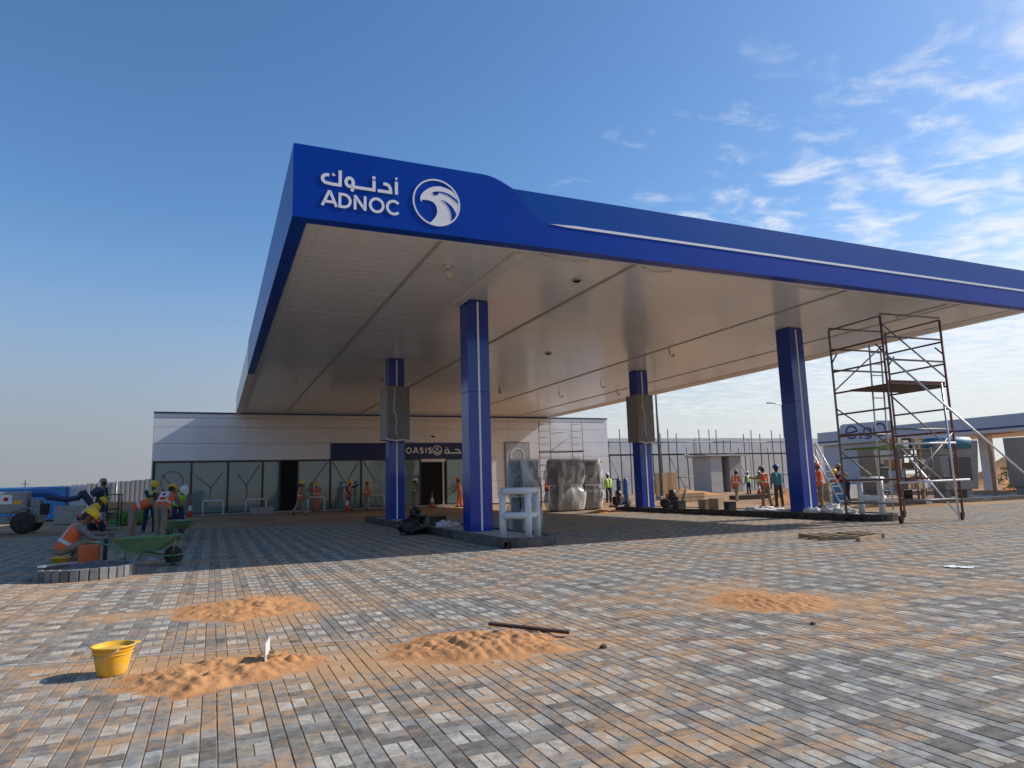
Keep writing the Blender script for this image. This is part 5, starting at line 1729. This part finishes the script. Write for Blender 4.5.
def skeleton(p):
    segs = []
    V = Vector
    L = rad(p['lean'])
    s = V((0, math.sin(L), math.cos(L)))
    f = V((0, math.cos(L), -math.sin(L)))
    X = V((1, 0, 0))
    P0 = V((0, 0, 0))

    def add(reg, a, ra, b, rb):
        segs.append((reg, V(a), ra, V(b), rb))
    for sg in (-1, 1):
        add('torso', P0 + X * sg * 0.075, 0.115, P0 + s * 0.22 + X * sg * 0.085, 0.122)
        add('torso', P0 + s * 0.22 + X * sg * 0.085, 0.122, P0 + s * 0.40 + X * sg * 0.115, 0.112)
        add('torso', P0 + s * 0.43 + X * sg * 0.05, 0.09, P0 + s * 0.45 + X * sg * 0.165, 0.07)
    add('torso', P0 + s * 0.1 + f * 0.03, 0.12, P0 + s * 0.36 + f * 0.025, 0.12)
    nb = P0 + s * 0.50
    hl = L * 0.75 + rad(p['head'])
    hs = V((0, math.sin(hl), math.cos(hl)))
    hf = V((0, math.cos(hl), -math.sin(hl)))
    add('head', nb - s * 0.03, 0.06, nb + hs * 0.08, 0.055)
    hc = nb + hs * 0.17 + hf * 0.015
    add('head', hc - hs * 0.045 + hf * 0.012, 0.072, hc + hs * 0.03, 0.094)
    add('head', hc - hs * 0.085 + hf * 0.045, 0.035, hc - hs * 0.06 + hf * 0.05, 0.04)
    add('head', hc + hf * 0.085 - hs * 0.005, 0.014, hc + hf * 0.105 - hs * 0.03, 0.018)
    for sg in (-1, 1):
        add('head', hc + X * sg * 0.088 - hs * 0.025, 0.018, hc + X * sg * 0.093 + hs * 0.015, 0.02)
    add('hair', hc - hf * 0.03 + hs * 0.035, 0.092, hc - hf * 0.045 - hs * 0.03, 0.07)
    for sg, (fl, ab, el) in zip((-1, 1), p['arm']):
        sh = P0 + s * 0.445 + X * sg * 0.195

        def adir(a):
            a = rad(a)
            return V((sg * math.sin(rad(ab)), math.sin(a) * math.cos(rad(ab)), -math.cos(a) * math.cos(rad(ab)))).normalized()
        d1 = adir(fl + p['lean'] * 0.25)
        d2 = adir(fl + el + p['lean'] * 0.25)
        d2 = (d2 - X * sg * 0.25).normalized()
        e = sh + d1 * 0.285
        w = e + d2 * 0.25
        add('arm', sh, 0.066, e, 0.05)
        add('arm', e, 0.05, w, 0.036)
        pm = w + d2 * 0.055
        add('hand', w, 0.03, pm + d2 * 0.02, 0.034)
        side = d2.cross(X).normalized()
        for k in range(4):
            base_ = pm + d2 * 0.02 + side * (k - 1.5) * 0.021
            kn = base_ + d2 * (0.05 - 0.004 * abs(k - 1.3)) + side * (k - 1.5) * 0.006
            tp = kn + (d2 - X * sg * 0.6).normalized() * (0.036 - 0.004 * abs(k - 1.3))
            add('hand', base_, 0.0105, kn, 0.0095)
            add('hand', kn, 0.0095, tp, 0.0085)
        tb = w + d2 * 0.03 + side * -0.03
        tk = tb + (d2 - side * 0.9).normalized() * 0.045
        add('hand', tb, 0.013, tk, 0.0115)
        add('hand', tk, 0.0115, tk + (d2 - X * sg * 0.3).normalized() * 0.03, 0.0095)
    zmin = 9
    for sg, hp, kn in zip((-1, 1), p['hip'], p['knee']):
        h0 = P0 + X * sg * 0.092 - V((0, 0, 0.02))
        a = rad(hp)
        spread = 0.10 if hp < 60 else 0.28
        d1 = V((sg * spread * 0.5, math.sin(a), -math.cos(a))).normalized()
        b = rad(hp - kn)
        d2 = V((sg * spread * 0.1, math.sin(b), -math.cos(b))).normalized()
        k_ = h0 + d1 * 0.43
        an = k_ + d2 * 0.40
        add('leg', h0, 0.098, k_, 0.072)
        add('leg', k_, 0.072, an, 0.062)
        fd = V((sg * 0.25, 1, 0)).normalized() if kn < 60 else V((sg * 0.3, 1, -0.1)).normalized()
        add('foot', an + V((0, 0, -0.03)) - fd * 0.05, 0.045, an + V((0, 0, -0.045)) + fd * 0.09, 0.042)
        add('foot', an + V((0, 0, -0.045)) + fd * 0.09, 0.042, an + V((0, 0, -0.055)) + fd * 0.15, 0.033)
        zmin = min(zmin, (an + V((0, 0, -0.088))).z)
    off = V((0, 0, -zmin))
    segs = [(r_, a + off, ra, b + off, rb) for r_, a, ra, b, rb in segs]
    return segs, P0 + off, s, f, hc + off, hs, hf


tmp = []
for P in PEOPLE:
    segs, p0, s, f, hc, hs, hf = skeleton(P['pose'])
    P['sk'] = (segs, p0, s, f, hc, hs, hf)
    q = MB()
    for (_, a, ra, b, rb) in segs:
        capsule(q, a, ra, b, rb)
    me = bpy.data.meshes.new('body_src')
    me.from_pydata(q.v, [], q.f)
    o = bpy.data.objects.new('body_src', me)
    COL.objects.link(o)
    rm = o.modifiers.new('r', 'REMESH')
    rm.mode = 'VOXEL'
    rm.voxel_size = 0.0155
    rm.use_smooth_shade = True
    cs = o.modifiers.new('s', 'SMOOTH')
    cs.iterations = 2
    cs.factor = 0.4
    tmp.append(o)
dg = bpy.context.evaluated_depsgraph_get()
for P, o in zip(PEOPLE, tmp):
    P['mesh'] = bpy.data.meshes.new_from_object(o.evaluated_get(dg))
for o in tmp:
    sm_ = o.data
    bpy.data.objects.remove(o)
    bpy.data.meshes.remove(sm_)

for P in PEOPLE:
    segs, p0, s, f, hc, hs, hf = P['sk']
    me = P['mesh']
    me.name = 'person'
    vest, shirt, trousers, band = P['cols']
    me.materials.clear()
    names = [vest, shirt, trousers, 'boot', 'skin', 'hair', band, 'door_dark']
    for nme in names:
        me.materials.append(M[nme])
    n = len(me.polygons)
    ct = np.zeros(n * 3)
    me.polygons.foreach_get('center', ct)
    ct = ct.reshape(-1, 3)
    regs = {'torso': 0, 'arm': 1, 'leg': 2, 'foot': 3, 'hand': 4, 'head': 4, 'hair': 5}
    best = np.full(n, 1e9)
    mi = np.zeros(n, np.int32)
    for (rg, a, ra, b, rb) in segs:
        A, B = np.array(a), np.array(b)
        d = B - A
        tt = np.clip(((ct - A) @ d) / max(d @ d, 1e-9), 0, 1)
        dist = np.linalg.norm(ct - (A + tt[:, None] * d), axis=1) - (ra + (rb - ra) * tt)
        up_ = dist < best
        best[up_] = dist[up_]
        mi[up_] = regs[rg]
    along = (ct - np.array(p0)) @ np.array(s)
    tors = mi == 0
    mi[tors & (along > 0.10) & (along < 0.16)] = 6
    lat = np.abs(ct[:, 0])
    mi[tors & (along > 0.16) & (lat > 0.085) & (lat < 0.13)] = 6
    mi[tors & (along < -0.03)] = 2
    for sg in (-1, 1):
        ey = np.array(hc + Vector((sg * 0.036, 0, 0)) + hf * 0.088 + hs * 0.012)
        mi[np.linalg.norm(ct - ey, axis=1) < 0.014] = 7
    me.polygons.foreach_set('material_index', mi)
    me.polygons.foreach_set('use_smooth', np.ones(n, bool))
    o = bpy.data.objects.new('person', me)
    COL.objects.link(o)
    o.location = (P['x'], P['y'], P['z'] - (0.0 if P['z'] else 0.005))
    o.rotation_euler = (0, 0, P['h'])
    tag(o, P['label'], 'person', P['group'])
    # helmet
    hb = hc + hs * 0.055
    prof = [(0.118, 0.0), (0.120, 0.015), (0.118, 0.05), (0.105, 0.095), (0.078, 0.125), (0.04, 0.14), (0.0, 0.144)]
    q = MB()
    q.lathe(prof, 18, sy=1.14)
    brim = [(0.135 * math.cos(a), 0.155 * math.sin(a) + (0.05 if math.sin(a) > 0.2 else 0.0) * math.sin(a)) for a in [2 * math.pi * k / 20 for k in range(20)]]
    q.prism(brim, lambda u, v: (u, v, -0.004), lambda u, v: (u, v, 0.006))
    hx = Vector((1, 0, 0))
    rot = Matrix((hx, hf, hs)).transposed().to_4x4()
    he = q.build('hard_hat' if P['hat'] != 'hat_tan' else 'cap', M[P['hat']], o, True)
    he.matrix_local = Matrix.Translation(hb) @ rot
    if 'printed back patch' in P['label']:
        pb = MB().box(-0.11, -0.158, 0.22, 0.11, -0.150, 0.42).build('back_print', M['paper'], o)
        pr = MB().box(-0.05, -0.163, 0.27, 0.05, -0.159, 0.36).build('print_mark', M['red'], pb)
        Lr = Matrix((Vector((1, 0, 0)), f, s)).transposed().to_4x4()
        pb.matrix_local = Matrix.Translation(p0) @ Lr
